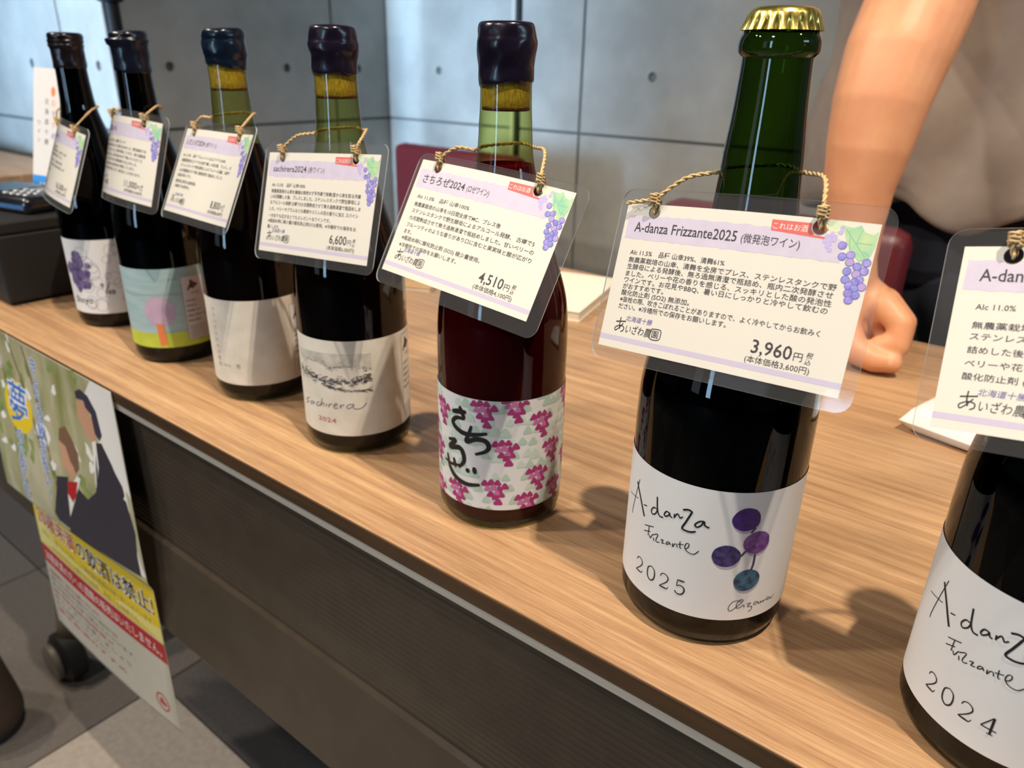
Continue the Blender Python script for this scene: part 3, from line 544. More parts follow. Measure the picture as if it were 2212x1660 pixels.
        for nme, cnt, hh, wd in (('ridge', 260, 4.6, .34), ('ridge2', 90, 1.6, .3), ('mount', 120, 3.0, .16)):
            R_ = catmull([(a, c_, 0) for a, c_ in D[nme]], 8)
            for _ in range(cnt):
                t = rn.random(); p = R_[int(t * (len(R_) - 1))]; a = rn.uniform(-.6, .5); ll = rn.uniform(1.2, 4.2) * (1 if nme != 'mount' else .6); q = Vector((p.x + rn.uniform(-1, 1), p.y + rn.gauss(0, hh * .38)))
                if q.x + ll > 12: continue
                tx.stroke([q, (q.x + ll * cos(a), q.y + ll * sin(a))], wd * rn.uniform(.6, 1.8), 'inkg' if (rn.random() < .5 or nme == 'mount') else 'ink', 3, 3)
        for P in D['txt']: tx.stroke(P, .62, 'inkg', 3)
        tx.text('2024', -33.5, 27.6, 5.0, 'inkr', 3, u1=-17.5)
        info_panel(40.6, 17, 17.8, 90.2, None)
    elif i == 2:
        for k, ch in enumerate('いたいけな日々の葡萄'): tx.text(ch, -42.6 - k * .1, 83 - k * 5.6, 3.6, 'inkf', 3)
        tx.text('葡', -23.5, 33, 4.2, 'inkf', 3); tx.text('十勝の森', -38, 33.5, 2.2, 'inkf', 3)
        info_panel(28.6, 19, 20.5, 85, 'label')
    elif i == 1:
        W_ = h - 1
        pt.rect(-W_, z0 + .02, W_, 32.5, 'lime', 1, 5); pt.rect(-W_, 70.5, W_, 71.2, 'inkf', 1, 5)
        pt.disc((-13.3, 54.2), 14.6, 14.8, 'lav', 2, 48, 0, .012, 3); pt.poly([(-18.4, 42), (-11.4, 42), (-10.6, 20.6), (-17.4, 19.4)], 'orange', 3)
        tx.text('さくら', -2, 84, 2.8, 'inkg', 3)
        info_panel(9.4, 23, 23.5, 86.5, 'stick')
    elif i == 0:
        rn = random.Random(2)
        for k in range(44): pt.disc((-39 + rn.gauss(0, 5.6), 63 + rn.gauss(0, 9.5)), rn.uniform(3.0, 5.4), rn.uniform(3.2, 6.4), 'blob', 1 + k * .035, 24, rn.uniform(0, 3), .05, k)
        for k in range(20): tx.ring((rn.uniform(-34, 34), rn.uniform(z0 + 8, z1 - 8)), rn.uniform(3, 7.5), .4, 'ring', 2 + k * .03)
        for c_, r in (((-24, 74), 7), ((-16, 27), 7), ((-27, 28), 6), ((-20, 64), 9)): tx.ring(c_, r, .5, 'ring', 2.8)
        tx.text('9', -13.5, 46, 7.5, 'ink', 4); tx.stroke([(-9.5, 40), (-4.6, 51.5)], .9, 'ink', 4); tx.text('48', -7.6, 38.5, 7.2, 'ink', 4)
        tx.text('Shoyo', -50, 28.5, 9.5, 'ink', 4, skew=.2)
    if pt.mb.v: pt.build('label_print', lb)
    if tx.mb.v: tx.build('lettering', lb)

# ---------------------------------------------------------------- hanging price tags
TAGS = [[1.19594, -0.08041, -0.19688, -0.83224, 0.3243, 0.18071, 4.68423, 3.49907], [1.26454, -0.08096, -0.10324, -0.69934, 0.32551, 0.19603, 5.101, 6.32961], [1.11697, -0.04855, -0.06861, -0.55635, 0.3237, 0.19406, 1.38175, -2.64694], [1.25738, -0.06115, 0.04446, -0.42086, 0.32103, 0.18766, 0.01458, 0.73493], [1.08083, 0.00209, -0.09272, -0.27219, 0.30969, 0.19276, 1.49619, 2.00959], [1.22172, -0.07175, -0.00269, -0.12175, 0.30744, 0.18934, 2.42038, 2.07948], [1.11802, -0.16378, 0.02961, 0.02531, 0.30843, 0.19681, 1.5, 1.5]]
MARG = [(5, 6, 6, 6), (5, 7, 6, 6), (4, 5, 6, 6), (4.5, 6, 7, 6), (3.5, 8, 4, 8), (4, 5.5, 7, 6), (6, 5, 7, 6)]
W2, H2 = 58.5, 35.25
HOLES = [(-42.0, 31.8), (36.0, 31.8)]
BER = [[46.0, 25.4], [46.9, 21.0], [49.9, 22.0], [50.2, 19.1], [53.3, 17.8], [56.4, 19.7], [50.0, 15.5], [56.3, 16.3], [53.6, 14.8], [50.1, 12.1], [55.3, 12.7], [53.7, 11.6], [52.0, 9.8], [56.7, 10.0], [54.0, 9.0], [52.3, 6.9], [55.2, 6.5], [53.1, 4.2]]
LEAF = [[44.6, 33.5], [48.7, 32.8], [51.3, 34.2], [53.1, 31.6], [56.5, 30.8], [58.0, 32.5], [58.0, 25.8], [56.8, 21.5], [53.4, 19.8], [50.6, 22.4], [47.4, 26.7]]
LEAF2 = [[37.2, 33.9], [41.0, 34.6], [45.0, 34.5], [46.3, 31.3], [42.0, 30.3], [39.0, 31.1]]
PALE = [[39.3, 28.4], [41.1, 29.3], [41.1, 27.2], [39.0, 26.3], [40.9, 25.3], [40.3, 24.4], [42.2, 27.3], [41.5, 23.0], [42.4, 28.5], [44.2, 30.5], [44.6, 32.3]]
TXT = {
 0: dict(title='翔陽2021', sub='(赤ワイン)', L=[('Alc 12.5%    品種 山幸100%', 13), ('無農薬栽培の山幸を手作業で除梗し、古樽で十八か月', 9.3), ('間熟成させて無ろ過無清澄で瓶詰めしました。', 5.2), ('果実味と渋味のバランスがよく、余韻の長い限定', -0.6), ('四十八本のワインです。冷暗所での保存をお願いします', -5.2), ('※酸化防止剤不使用。', -11)], p='16,500', q='(本体価格15,000円)'),
 1: dict(title='桜2022', sub='(ロゼ)', L=[('Alc 12.0%  品種 山幸、清舞のブレンド', 13), ('無農薬栽培の山幸をまるごと木桶で仕込みました。野生酵母でゆ', 8.8), ('っくり醸した後、プレスして古樽で熟成しています。無ろ過無清', 4.6), ('澄で瓶詰めしたのは、山の中の桜の木の下で飲んでいただくた', .4), ('めです。ほんのり甘い香りで果実味豊かに仕上げました。', -3.8), ('※瓶詰め時に酸化防止剤を極少量だけ使用しています。', -8), ('※冷暗所での保存をお願いします。澱が出ることがあります。', -12.2)], p='11,000', q='(本体価格10,000円)'),
 2: dict(title='いたいけ2024', sub='(赤ワイン)', L=[('Alc 13.5%    品種 アムレンシス(山ブドウ)100%', 13), ('無農薬栽培の山ブドウを全房で醸し十四日間、プレスし、古', 8.6), ('ステンレスタンクで野生酵母によるアルコール発酵、古樽で', 4.4), ('八か月間熟成させて無ろ過無清澄で瓶詰めしました。', .2), ('余韻が長いです。', -4), ('酸化防止剤(SO2)無添加。', -9), ('冷暗所での保存を。', -13.2)], p='8,800', q='(本体価格8,000円)'),
 3: dict(title='sachirera2024', sub='(赤ワイン)', L=[('Alc 12.5%    品種 山幸100%', 12.4, -12.8), ('無農薬栽培の山幸を機械は使用せず手作業で除梗(茎から実を取る作業', 8.0, 45.1), (')14日間醸した後、プレスしました。ステンレスタンクで野生酵母によ', 4.1, 44.9), ('るアルコール発酵 古樽で5か月間熟成させて無ろ過無清澄で瓶詰めしま', -.1, 46.3), ('した。ベリーやプラムなどの果実やスミレの花の香りに加え スパイシ', -4.6, 44.8), ('ー分まりも広がるとてもエレガントなワインです。', -9.4, 18.3), ('※瓶詰め時に極少量の酸化防止剤(SO2)使用。※冷暗所での保存をお', -13.2, 44.6), ('願いします。', -17.4, -37)], p='6,600', q='(本体価格6,000円)'),
 4: dict(title='さちろぜ2024', sub='(ロゼワイン)', L=[('Alc 11.0%    品種 山幸100%', 13.0, -5.2), ('無農薬栽培の山幸を10日間全房でMC、プレス後', 8.0, 21.1), ('ステンレスタンクで野生酵母によるアルコール発酵、 古樽で5', 3.8, 46.2), ('カ月間熟成させて無ろ過無清澄で瓶詰めしました。甘いベリーの', -.6, 47.7), ('フルーツティのような香りがあり口に含むと果実味と酸が広がり', -5.0, 48.1), ('ます。', -9.2, -44), ('※瓶詰め時に酸化防止剤 (SO2) 極少量使用。', -13.2, 16.2), ('※冷暗所での保存をお願いします。', -17.6, .1)], p='4,510', q='(本体価格4,100円)'),
 5: dict(title='A-danza Frizzante2025', sub='(微発泡ワイン)', L=[('Alc 11.5%    品種 山幸39%、清舞61%', 11.9, -.7), ('無農薬栽培の山幸、清舞を全房でプレス、ステンレスタンクで野', 8.2, 47.8), ('生酵母による発酵後、無ろ過無清澄で瓶詰め、瓶内二次発酵させ', 4.9, 47.2), ('ました。ベリーや花の香りを感じる、スッキリとした酸の発泡性', 1.5, 47.4), ('ワインです。お花見やBBQ、暑い日にしっかりと冷やして飲むの', -1.7, 46.6), ('がおすすめです。', -4.8, -27.5), ('酸化防止剤 (SO2) 無添加。', -7.9, -13), ('※抜栓の際、吹きこぼれることがありますので、よく冷やしてからお飲みく', -11.2, 45.9), ('ださい。※冷暗所での保存をお願いします。', -14.6, 6.5)], p='3,960', q='(本体価格3,600円)'),
 6: dict(title='A-danza Frizzante2024', sub='(微発泡ワイン)', L=[('Alc 11.0%    品種 山幸50%、清舞50%', 12, 0), ('無農薬栽培の山幸、清舞を全房でプレスし、', 4.9, 24), ('ステンレスタンクで野生酵母による発酵後、瓶', .6, 27), ('詰めした後、瓶内二次発酵させました。', -4.5, 12), ('ベリーや花の香りを感じる、すっきりした酸の', -9.6, 27), ('酸化防止剤 (SO2) 無添加。', -14.6, -10)], p='3,960', q='(本体価格3,600円)'),
}
TLAB = ['price tag 16,500 yen, most steeply turned, beside the black cash box', 'price tag reading 11,000 yen, curled round its bottle at the left', 'price tag reading 8,800 yen, tilted, on the olive-necked bottle',
        'price tag reading 6,600 yen on the sketched landscape bottle', 'price tag reading 4,510 yen, tilted, on the rose bottle', 'large price tag reading 3,960 yen on the gold-capped bottle', 'price tag cut by the right edge of the picture']
def rotvec(w_):
    v = Vector(w_); t = v.length; return Matrix.Rotation(t, 3, v / t)
NECK = [.228, .234, .236, .2335, .2345, .2365, .2365]
for i in range(7):
    Q = TAGS[i]; R3 = rotvec(Q[:3]); Cn = Vector(Q[3:6]); kl, kr = Q[6], Q[7]; ml, mr, mt_, mb_ = MARG[i]
    base = Vector((Cn.x, Cn.y, Cn.z - .03)); 
    def sfc(u, v, d):
        k = kl if u < 0 else kr; k = k if abs(k) > 1e-3 else 1e-3; a = u / 1000 * k
        nrm = Vector((sin(a), 0, cos(a))); p = Vector((sin(a) / k, v / 1000, -(1 - cos(a)) / k)) + nrm * d
        return R3 @ p + Cn - base
    root = tag(empty('price_tag', (base.x, base.y, base.z + TZ)), TLAB[i], 'price tag', 'laminated price tags hung on the bottle necks')
    circ = lambda c_, r, n=18: [(c_[0] + r * cos(2 * pi * k / n), c_[1] + r * sin(2 * pi * k / n)) for k in range(n)]
    def rounded(x0, y0, x1, y1, r, n=6):
        P = []
        for cx, cy, a0 in ((x1 - r, y1 - r, 0), (x0 + r, y1 - r, pi / 2), (x0 + r, y0 + r, pi), (x1 - r, y0 + r, 1.5 * pi)): P += [(cx + r * cos(a0 + pi / 2 * k / n), cy + r * sin(a0 + pi / 2 * k / n)) for k in range(n + 1)]
        return P
    def sheet(outline, hr, d0, d1, mt):
        f1 = Flat(lambda u, v, l: sfc(u, v, l), 6); hs = [circ(h_, hr) for h_ in HOLES]
        f1.poly(outline, mt, d1, 7, hs)
        nb = len(f1.mb.v); f2 = Flat(lambda u, v, l: sfc(u, v, l), 6); f2.poly(outline, mt, d0, 7, hs); f2.mb.f = [tuple(reversed(q)) for q in f2.mb.f]
        f1.mb.add(f2.mb.v, f2.mb.f, mt)
        ol = []
        for k_, a_ in enumerate(outline):
            b_ = outline[(k_ + 1) % len(outline)]; kk = max(1, int(math.hypot(b_[0] - a_[0], b_[1] - a_[1]) / 6)); ol += [(a_[0] + (b_[0] - a_[0]) * t / kk, a_[1] + (b_[1] - a_[1]) * t / kk) for t in range(kk)]
        for lp in [ol] + [list(reversed(h_)) for h_ in hs]:
            em = 'rim' if mt == 'plastic' else mt
            n = len(lp); f1.mb.add([sfc(a, c_, d1) for a, c_ in lp] + [sfc(a, c_, d0) for a, c_ in lp], [(k, n + k, n + (k + 1) % n, (k + 1) % n) for k in range(n)], em)
        return f1
    card = sheet([(-W2, -H2), (W2, -H2), (W2, H2), (-W2, H2)], 3.3, -.0001, .0001, 'card').mb.build('paper_card', None, root)
    sheet(rounded(-W2 - ml, -H2 - mb_, W2 + mr, H2 + mt_, 6.5), 3.1, -.00034, .00038, 'plastic').mb.build('laminate', None, root, smooth=True, angle=50)
    fn = lambda u, v, l: sfc(u, v, .00011 + l * .00003)
    pr_ = Flat(fn, 5); rn = random.Random(40 + i)
    # lilac band with ragged edge, hole area left out
    top = [(-56.3 + k * 2.5, 29.8 + rn.uniform(-.35, .35)) for k in range(30)] + [(17 + 2.2 * k, 29.4 + rn.uniform(-.3, .3)) for k in range(7)]
    band = [(-56.6, 18.6)] + top + [(32, 27.8), (36, 27.6), (40, 28.4), (45.5, 27.5), (46.5, 18.2)] + [(44 - 2.5 * k, 18.2 + rn.uniform(-.35, .35)) for k in range(40)]
    pr_.poly(band, 'lilac', 1, 6, [circ(h_, 3.7) for h_ in HOLES[:1]])
    pr_.poly([(-W2, -29.2), (W2, -29.2), (W2, -31.6), (-W2, -31.6)], 'stripe', 1, 7)
    pr_.poly([(15.8, 33.0), (32.4, 33.0), (32.4, 30.6), (34.2, 28.3), (38.4, 28.0), (38.6, 27.0), (16.2, 28.3)], 'coral', 2, 6)
    pr_.poly(LEAF2, 'leafl', 2, 5); pr_.poly(LEAF, 'leafm', 3, 4)
    for a, c_ in (((46, 32), (55, 22)), ((51, 27), (57, 27)), ((51, 27), (52, 32)), ((48, 29), (49, 24)), ((54, 24), (56.6, 22.5))): pr_.stroke([a, c_], .25, 'vein', 4, 2)
    for k, (a, c_) in enumerate(PALE): pr_.disc((a, c_), 1.0, 1.0, 'pale', 3 + .05 * k, 10)
    for k, (a, c_) in enumerate(BER):
        pr_.disc((a, c_), 1.72, 1.66, 'g4', 4 + .1 * k, 14); pr_.disc((a, c_), 1.5, 1.45, ('g1', 'g2', 'g1', 'g3', 'g2')[k % 5], 4.05 + .1 * k, 14)
        pr_.disc((a - .5, c_ + .5), .36, .3, 'g3', 4.09 + .1 * k, 8)
    pr_.build('grape_print', card)
    t_ = Flat(fn); D = TXT[i]
    tw = {0: 26, 1: 22, 2: 34, 3: 38, 4: 37, 5: 53.7, 6: 53.7}[i]; sw = {'(微発泡ワイン)': 25.5, '(ロゼワイン)': 17.5, '(赤ワイン)': 17.5, '(ロゼ)': 10}[D['sub']]
    ty = 22.3; th_ = 6.2 if i > 4 else 5.6
    t_.text(D['title'], -51.6, ty - .4, th_, 'text', 3, u1=-51.6 + tw, offset=.008)
    t_.text(D['sub'], -51.6 + tw + 2, ty - .2, 4.2, 'text', 3, u1=-51.6 + tw + 2 + sw, offset=.004)
    t_.text('これはお酒', 16.8, 29.3, 2.9, 'white', 4, u1=31.2)
    for ln in D['L']:
        n = sum(1 if ord(ch) > 255 else .55 for ch in ln[0]); u1 = ln[2] if len(ln) > 2 else min(-51 + n * 3.25, 47)
        t_.text(ln[0], -51, ln[1] - 1.0, 2.75, 'text', 3, u1=u1, offset=.004)
    t_.text('北海道十勝', -45, -21.0, 2.7, 'violet', 3, u1=-29.9, skew=.15)
    # hand-brushed farm name and boxed last character
    t_.stroke([(-50.4, -22.3), (-44.6, -21.5)], .55, 'ink', 3); t_.stroke([(-47.9, -19.9), (-48.0, -23), (-47.4, -25.6)], .5, 'ink', 3)
    t_.stroke([(-45.9, -22.7), (-48.0, -25.2), (-49.8, -26.6), (-50.2, -25.2), (-47.6, -23.9), (-45.3, -24.4), (-45.2, -26.0), (-46.6, -26.8)], .45, 'ink', 3)
    t_.text('いざわ農', -44.0, -26.7, 4.3, 'ink', 3, u1=-29.6, skew=.12); t_.text('園', -28.7, -26.4, 3.6, 'ink', 3, u1=-25.2)
    t_.stroke([(-29.2, -22.6), (-29.4, -27.2), (-24.6, -27.2), (-23.9, -24.4), (-24.7, -22.5), (-29.2, -22.6)], .4, 'ink', 3, 4)
    dp = {'16,500': -3, '11,000': -3}.get(D['p'], 0)
    t_.text(D['p'], 19.8 + dp, -24.0, 7.6, 'text', 3, u1=36.9, offset=.008); t_.text('円', 37.8, -23.6, 3.8, 'text', 3, u1=41.4)
    t_.text('税', 42.6, -21.6, 2.5, 'text', 3, skew=.2); t_.text('込', 42.4, -24.4, 2.5, 'text', 3, skew=.2)
    t_.text(D['q'], 18.0, -28.2, 3.1, 'text', 3, u1=45.3, offset=.0)
    t_.build('lettering', card)
    # twine: knots at the two holes, cord round the back of the neck
    bx, by = XS[i], YS[i]; zn = NECK[i]; prn = BODYF if i > 4 else BODY
    rn_ = interp(prn, zn) + .0014; tt = th0(i); ax = Vector((bx, by, 0)) - Vector((base.x, base.y, 0))
    rg = lambda a, dz=0.0: ax + Vector((rn_ * cos(tt + a), rn_ * sin(tt + a), zn + dz - base.z))
    KL = sfc(HOLES[0][0], HOLES[0][1] + 5.5, .0022); KR = sfc(HOLES[1][0], HOLES[1][1] + 5.5, .0022)
    Lp, Rp = rg(-1.65, -.001), rg(1.65, .001)
    outr = Vector((cos(tt + 1.3), sin(tt + 1.3), 0))
    mL = KL.lerp(Lp, .5) + Vector((0, 0, .0035)); mR = KR.lerp(Rp, .55) + Vector((0, 0, .005)) + outr * .004
    path = catmull([KL, mL, Lp, rg(-2.3), rg(-pi + .1, .001), rg(2.5, .002), Rp, mR, KR], 14)
    tw_ = MB(); n = len(path)
    def strands(pts, rad, pitch, mb):
        nn = len(pts); Tn = [(pts[min(k + 1, nn - 1)] - pts[max(k - 1, 0)]).normalized() for k in range(nn)]; nv = Tn[0].orthogonal().normalized(); A = [[], []]; s_ = 0
        for k in range(nn):
            if k: s_ += (pts[k] - pts[k - 1]).length
            nv = (nv - nv.dot(Tn[k]) * Tn[k]).normalized(); bn = Tn[k].cross(nv)
            for q in (0, 1):
                a = s_ / pitch * 2 * pi + pi * q; A[q].append(pts[k] + rad * .55 * (cos(a) * nv + sin(a) * bn))
        for q in (0, 1): mb.tube(A[q], rad * .66, 6)
    strands(path, .00095, .0075, tw_)
    for K, H_, sgn in ((KL, HOLES[0], -1), (KR, HOLES[1], 1)):
        dn = (sfc(H_[0], H_[1], 0) - K).normalized(); sd = R3 @ Vector((1, 0, 0)); nm = R3 @ Vector((0, 0, 1))
        coil = [K - dn * (.0022 - .0046 * t / 22) + .0021 * (cos(t * .9) * sd + sin(t * .9) * nm) for t in range(23)]
        strands(coil, .00085, .009, tw_)
        loop = catmull([K + nm * .001, sfc(H_[0] - .4, H_[1] + 2.5, .0016), sfc(H_[0], H_[1] - .4, .0004), sfc(H_[0], H_[1] + .4, -.0014), sfc(H_[0] + .5, H_[1] + 5, -.0018), K - nm * .001 + dn * -.002], 6)
        strands(loop, .00085, .008, tw_)
        if i == 5 and sgn < 0: strands(catmull([K, K - sd * .006 - dn * -.001, K - sd * .0125 + dn * .0022, K - sd * .0155 + dn * .0028], 6), .0009, .0075, tw_)
    tw_.build('twine', 'twine', root, smooth=True)

# ---------------------------------------------------------------- poster and notice hung from the table edge
M2 = dict(
 pap=mat('poster_paper', srgb(198, 192, 178), 0.3, noise=(12, srgb(188, 183, 168), 4)), fol=mat('foliage_print', srgb(136, 138, 84), 0.3, noise=(26, srgb(190, 184, 156), 6, (1, 1, .45))),
 fol2=mat('green_foliage_print', srgb(104, 124, 66), 0.35, noise=(60, srgb(150, 162, 100), 5)), yel=mat('yellow_print', srgb(226, 196, 40), 0.35), yel2=mat('pale_yellow_print', srgb(226, 214, 130), 0.35),
 redp=mat('red_print', srgb(176, 34, 36), 0.35), blu=mat('blue_print', srgb(40, 116, 206), 0.35), suit=mat('dark_suit_print', srgb(52, 50, 60), 0.3), skin=mat('skin_print', srgb(196, 150, 122), 0.35), hairp=mat('dark_hair_print', srgb(58, 54, 70), 0.35),
 wh=mat('white_print', srgb(232, 230, 228), 0.35), gtx=mat('small_grey_print', srgb(120, 110, 104), 0.5), brw=mat('brown_print', srgb(120, 92, 70), 0.4),
 box=mat('matt_black_box', srgb(13, 13, 16), 0.6, bump=(500, .15, .0004)), term=mat('black_glossy_plastic', srgb(20, 22, 28), 0.25, coat=.3), key=mat('silver_key', srgb(190, 192, 198), 0.3, .6), strip=mat('painted_blue_light', srgb(60, 96, 140), 0.3),
 pad=mat('white_pad_cover', srgb(236, 230, 214), 0.6), padp=mat('pad_page_block', srgb(224, 214, 196), 0.8, noise=(3, srgb(210, 200, 180), 2, (1, 1, 200))), cloth=mat('white_cotton_cloth', srgb(236, 232, 226), 0.85, bump=(300, .4, .0008)),
 stk=mat('light_bamboo', srgb(206, 166, 106), 0.5, noise=(80, srgb(186, 146, 88), 4, (.2, 4, 4))), maroon=mat('maroon_leatherette', srgb(88, 26, 34), 0.42, bump=(260, .2, .0006)), chrome=mat('satin_chrome', srgb(170, 170, 172), 0.25, 1.0),
 pole=mat('black_pole_paint', srgb(12, 11, 12), 0.6, spec=.25), bluc=mat('blue_card_print', srgb(48, 132, 204), 0.5), whc=mat('white_standing_card', srgb(206, 198, 190), 0.5), orc=mat('orange_card_print', srgb(222, 120, 70), 0.5), ink2=mat('violet_card_print', srgb(96, 92, 150), 0.5),
 shirt=mat('taupe_cotton_shirt', srgb(146, 135, 127), 0.9, noise=(26, srgb(136, 125, 118), 4), bump=(900, .35, .0006)), trous=mat('navy_trousers', srgb(24, 28, 42), 0.9, bump=(700, .3, .0005)), skinm=mat('skin', srgb(212, 154, 114), 0.5, noise=(30, srgb(204, 142, 104), 5), bump=(450, .12, .0004), sub=.12),
 hair=mat('black_hair', srgb(26, 22, 20), 0.5, bump=(300, .6, .002)), nail=mat('fingernail', srgb(214, 160, 126), 0.5), shoe=mat('black_shoe_leather', srgb(26, 24, 24), 0.35), eye=mat('eye_white', srgb(236, 232, 226), 0.2), iris=mat('dark_iris', srgb(34, 24, 18), 0.2), lip=mat('lip', srgb(180, 104, 92), 0.5),
 bag=mat('dark_brown_bag', srgb(54, 42, 34), 0.7, bump=(200, .4, .001)), brow=mat('eyebrow_hair', srgb(34, 28, 26), 0.8),
)
M.update(M2)
SX = .95
def poster_pt(u, v, l):
    """u 0..297 across, v 0..420 down from the table edge; the sheet bows out to a soft crease and falls back below it"""
    t = u / 297; x = -0.954 + u / 1000; zc = 200 + 10 * t; A = .0165 * (1 - t) + .004
    if v <= zc: k = v / zc; d = A * k * k * (3 - 2 * k) if k < .9 else A * (.972 + .028 * (k - .9) / .1)
    else:
        q = min(1, (v - zc) / 14); d = A * (1 - q * q * (3 - 2 * q)) + (.002 + .006 * (1 - t)) * max(0, (v - zc - 14) / 200)
    y = YE - .0030 - d - .0035 * sin(pi * t) * min(1, v / 120) - l * .00004
    return (x + .803, y - (YE - .004), TZ - v / 1000 - (TZ - .42))
po = tag(empty('poster', (-.803, YE - .004, TZ - .42)), 'large printed poster with a yellow band hanging from the table edge', 'poster')
def sheet2(fn, W_, H_, nu, nv, th, mt):
    m = MB(); vs = [fn(W_ * a / nu, H_ * b / nv, 0) for b in range(nv + 1) for a in range(nu + 1)]; k = len(vs)
    vs2 = [(x, y + th, z) for x, y, z in vs]; g = lambda a, b: b * (nu + 1) + a
    f = [(g(a, b), g(a, b + 1), g(a + 1, b + 1), g(a + 1, b)) for a in range(nu) for b in range(nv)]
    f2 = [tuple(k + i for i in reversed(q)) for q in f]; bd = [g(a, 0) for a in range(nu)] + [g(nu, b) for b in range(nv)] + [g(a, nv) for a in range(nu, 0, -1)] + [g(0, b) for b in range(nv, 0, -1)]
    s_ = [(bd[i], bd[(i + 1) % len(bd)], k + bd[(i + 1) % len(bd)], k + bd[i]) for i in range(len(bd))]
    m.add(vs + vs2, f + f2 + s_, mt); return m
sheet2(poster_pt, 297, 420, 14, 120, .0003, 'pap').build('sheet', None, po, smooth=True)
P_ = Flat(poster_pt); sc = lambda L: [(min(max(a * SX, .2), 296.8), min(max(b, .3), 419)) for a, b in L]
def prect(u0, v0, u1, v1, mt, l): P_.rect(u0, v0, u1, v1, mt, l, 5)
prect(.2, .3, 296.8, 206, 'fol', 1)
rn = random.Random(12)
for k in range(46):
    u, v = rn.uniform(4, 235), rn.uniform(4, 150); P_.disc((u, v), rn.uniform(4, 13), rn.uniform(3, 9), 'fol2' if rn.random() < .6 else 'wh', 1.2 + k * .01, 14, rn.uniform(0, 3), .16, k)
for a, b in (((20, 4), (70, 190)), ((60, 4), (130, 150)), ((100, 4), (150, 180))): P_.stroke([a, ((a[0] + b[0]) / 2 + 6, (a[1] + b[1]) / 2), b], 3.5, 'brw', 1.8)
P_.poly(sc([(250, 20), (270, 0), (313, 0), (313, 205), (300, 205), (296, 131), (286, 84), (266, 65), (257, 40)]), 'wh', 2, 8)
P_.poly(sc([(229, 31), (248, 28), (254, 39), (261, 44), (262, 60), (255, 70), (244, 68), (234, 59), (226, 50)]), 'skin', 2.3, 6)
P_.poly(sc([(229, 22), (242, 16), (258, 19), (271, 32), (275, 56), (268, 64), (260, 58), (258, 38), (248, 34), (246, 27), (229, 29)]), 'hairp', 2.6, 6)
P_.poly(sc([(172, 91), (192, 88), (196, 100), (208, 118), (190, 132), (176, 118)]), 'skin', 2.3, 6)
P_.poly(sc([(176, 77), (192, 70), (205, 81), (215, 94), (213, 112), (204, 120), (194, 108), (187, 94), (172, 91)]), 'brw', 2.6, 6)
P_.poly(sc([(258, 69), (271, 65), (282, 79), (300, 103), (309, 151), (312, 214), (200, 208), (133, 206), (133, 191), (156, 138), (184, 130), (177, 152), (172, 182), (204, 137), (222, 144), (243, 128)]), 'suit', 2.8, 8)
P_.poly(sc([(205, 122), (213, 123), (198, 145), (172, 184), (177, 152)]), 'wh', 3.0, 6); P_.poly(sc([(181, 136), (205, 129), (196, 149), (186, 160), (177, 152)]), 'redp', 3.3, 6)
P_.poly([(238, 70), (246, 66), (244, 96), (232, 124)], 'wh', 3.2, 6)
P_.disc((68, 82), 36, 30, 'yel', 2, 30)
def vtext(body, u, v, h, pit, mt, du=0.0):
    for k, ch in enumerate(body):
        vs, fs = glyphs(ch, .01); q = h / .92; x0 = sum(a for a, b in vs) / max(1, len(vs))
        for off, m_, l in ((.022, 'wh', 4), (0, mt, 4.4)):
            vv, ff = glyphs(ch, .045 if m_ == 'wh' else .008)
            if vv: xc = (max(a for a, b in vv) + min(a for a, b in vv)) / 2; P_.raw([(u + du * k + (a - xc) * q, v + k * pit - b * q) for a, b in vv], [tuple(reversed(f)) for f in ff], m_, l)
vtext('夢', 68, 98, 48, 30, 'blu'); vtext('のためにも', 66, 124, 19, 18, 'blu', -1.5); vtext('きょうは飲まない!', 122, 28, 19, 18.5, 'blu', .5)
prect(.2, 207, 296.8, 292, 'yel', 2); P_.poly([(.3, 284), (.3, 250), (60, 270), (160, 278), (296, 274), (296, 294), (.3, 294)], 'yel2', 2.4, 10)
def htext(body, u0, v0, h, mt, u1, l=3.6, off=0.0):
    vs, fs = glyphs(body, off); x0, x1 = min(a for a, b in vs), max(a for a, b in vs); k = h / .92
    P_.raw([(u0 + (a - x0) * (u1 - u0) / (x1 - x0), v0 - b * k) for a, b in vs], [tuple(reversed(f)) for f in fs], mt, l)
htext('20歳未満', 10, 258, 26, 'wh', 118, 3.2, .05); htext('20歳未満', 10, 258, 26, 'redp', 118, 3.6, .01); htext('の飲酒は禁止!', 122, 258, 26, 'wh', 290, 3.2, .05); htext('の飲酒は禁止!', 122, 258, 26, 'ink', 290, 3.6, .012)
htext('お酒は二十歳になってから。二十歳未満の飲酒は法律で禁じられています', 14, 275, 8, 'gtx', 280); htext('みんなで守ろう健やかな成長、家庭でも地域でも', 40, 288, 7, 'gtx', 250)
prect(.2, 295, 296.8, 322, 'redp', 2); htext('20歳未満の方への酒類の販売はいたしません。', 8, 315, 15, 'wh', 288)
for k in range(7): htext(('年齢確認にご協力をお願いいたします。', '酒類をお求めの際は年齢を確認させていただく場合があります', '飲酒運転は法律で禁止されています。', '妊娠中や授乳期の飲酒は胎児や乳児の発育に影響します', '飲みすぎに注意しましょう', '空き容器はリサイクルへ', '適正飲酒のすすめ')[k], 10, 336 + k * 10, 6.4, 'redp' if k % 3 == 0 else 'gtx', 150 + (k * 37) % 90)
P_.ring((268, 392), 13, 2.4, 'redp', 3); P_.disc((268, 392), 7, 5, 'redp', 3.2, 16, .3, .2, 3)
P_.build('printed_picture', po)
def note_pt(u, v, l): return (-.12 + u / 1000, -.0005 - .003 * sin(u / 240 * pi) - l * .00004, .19 - v / 1000)
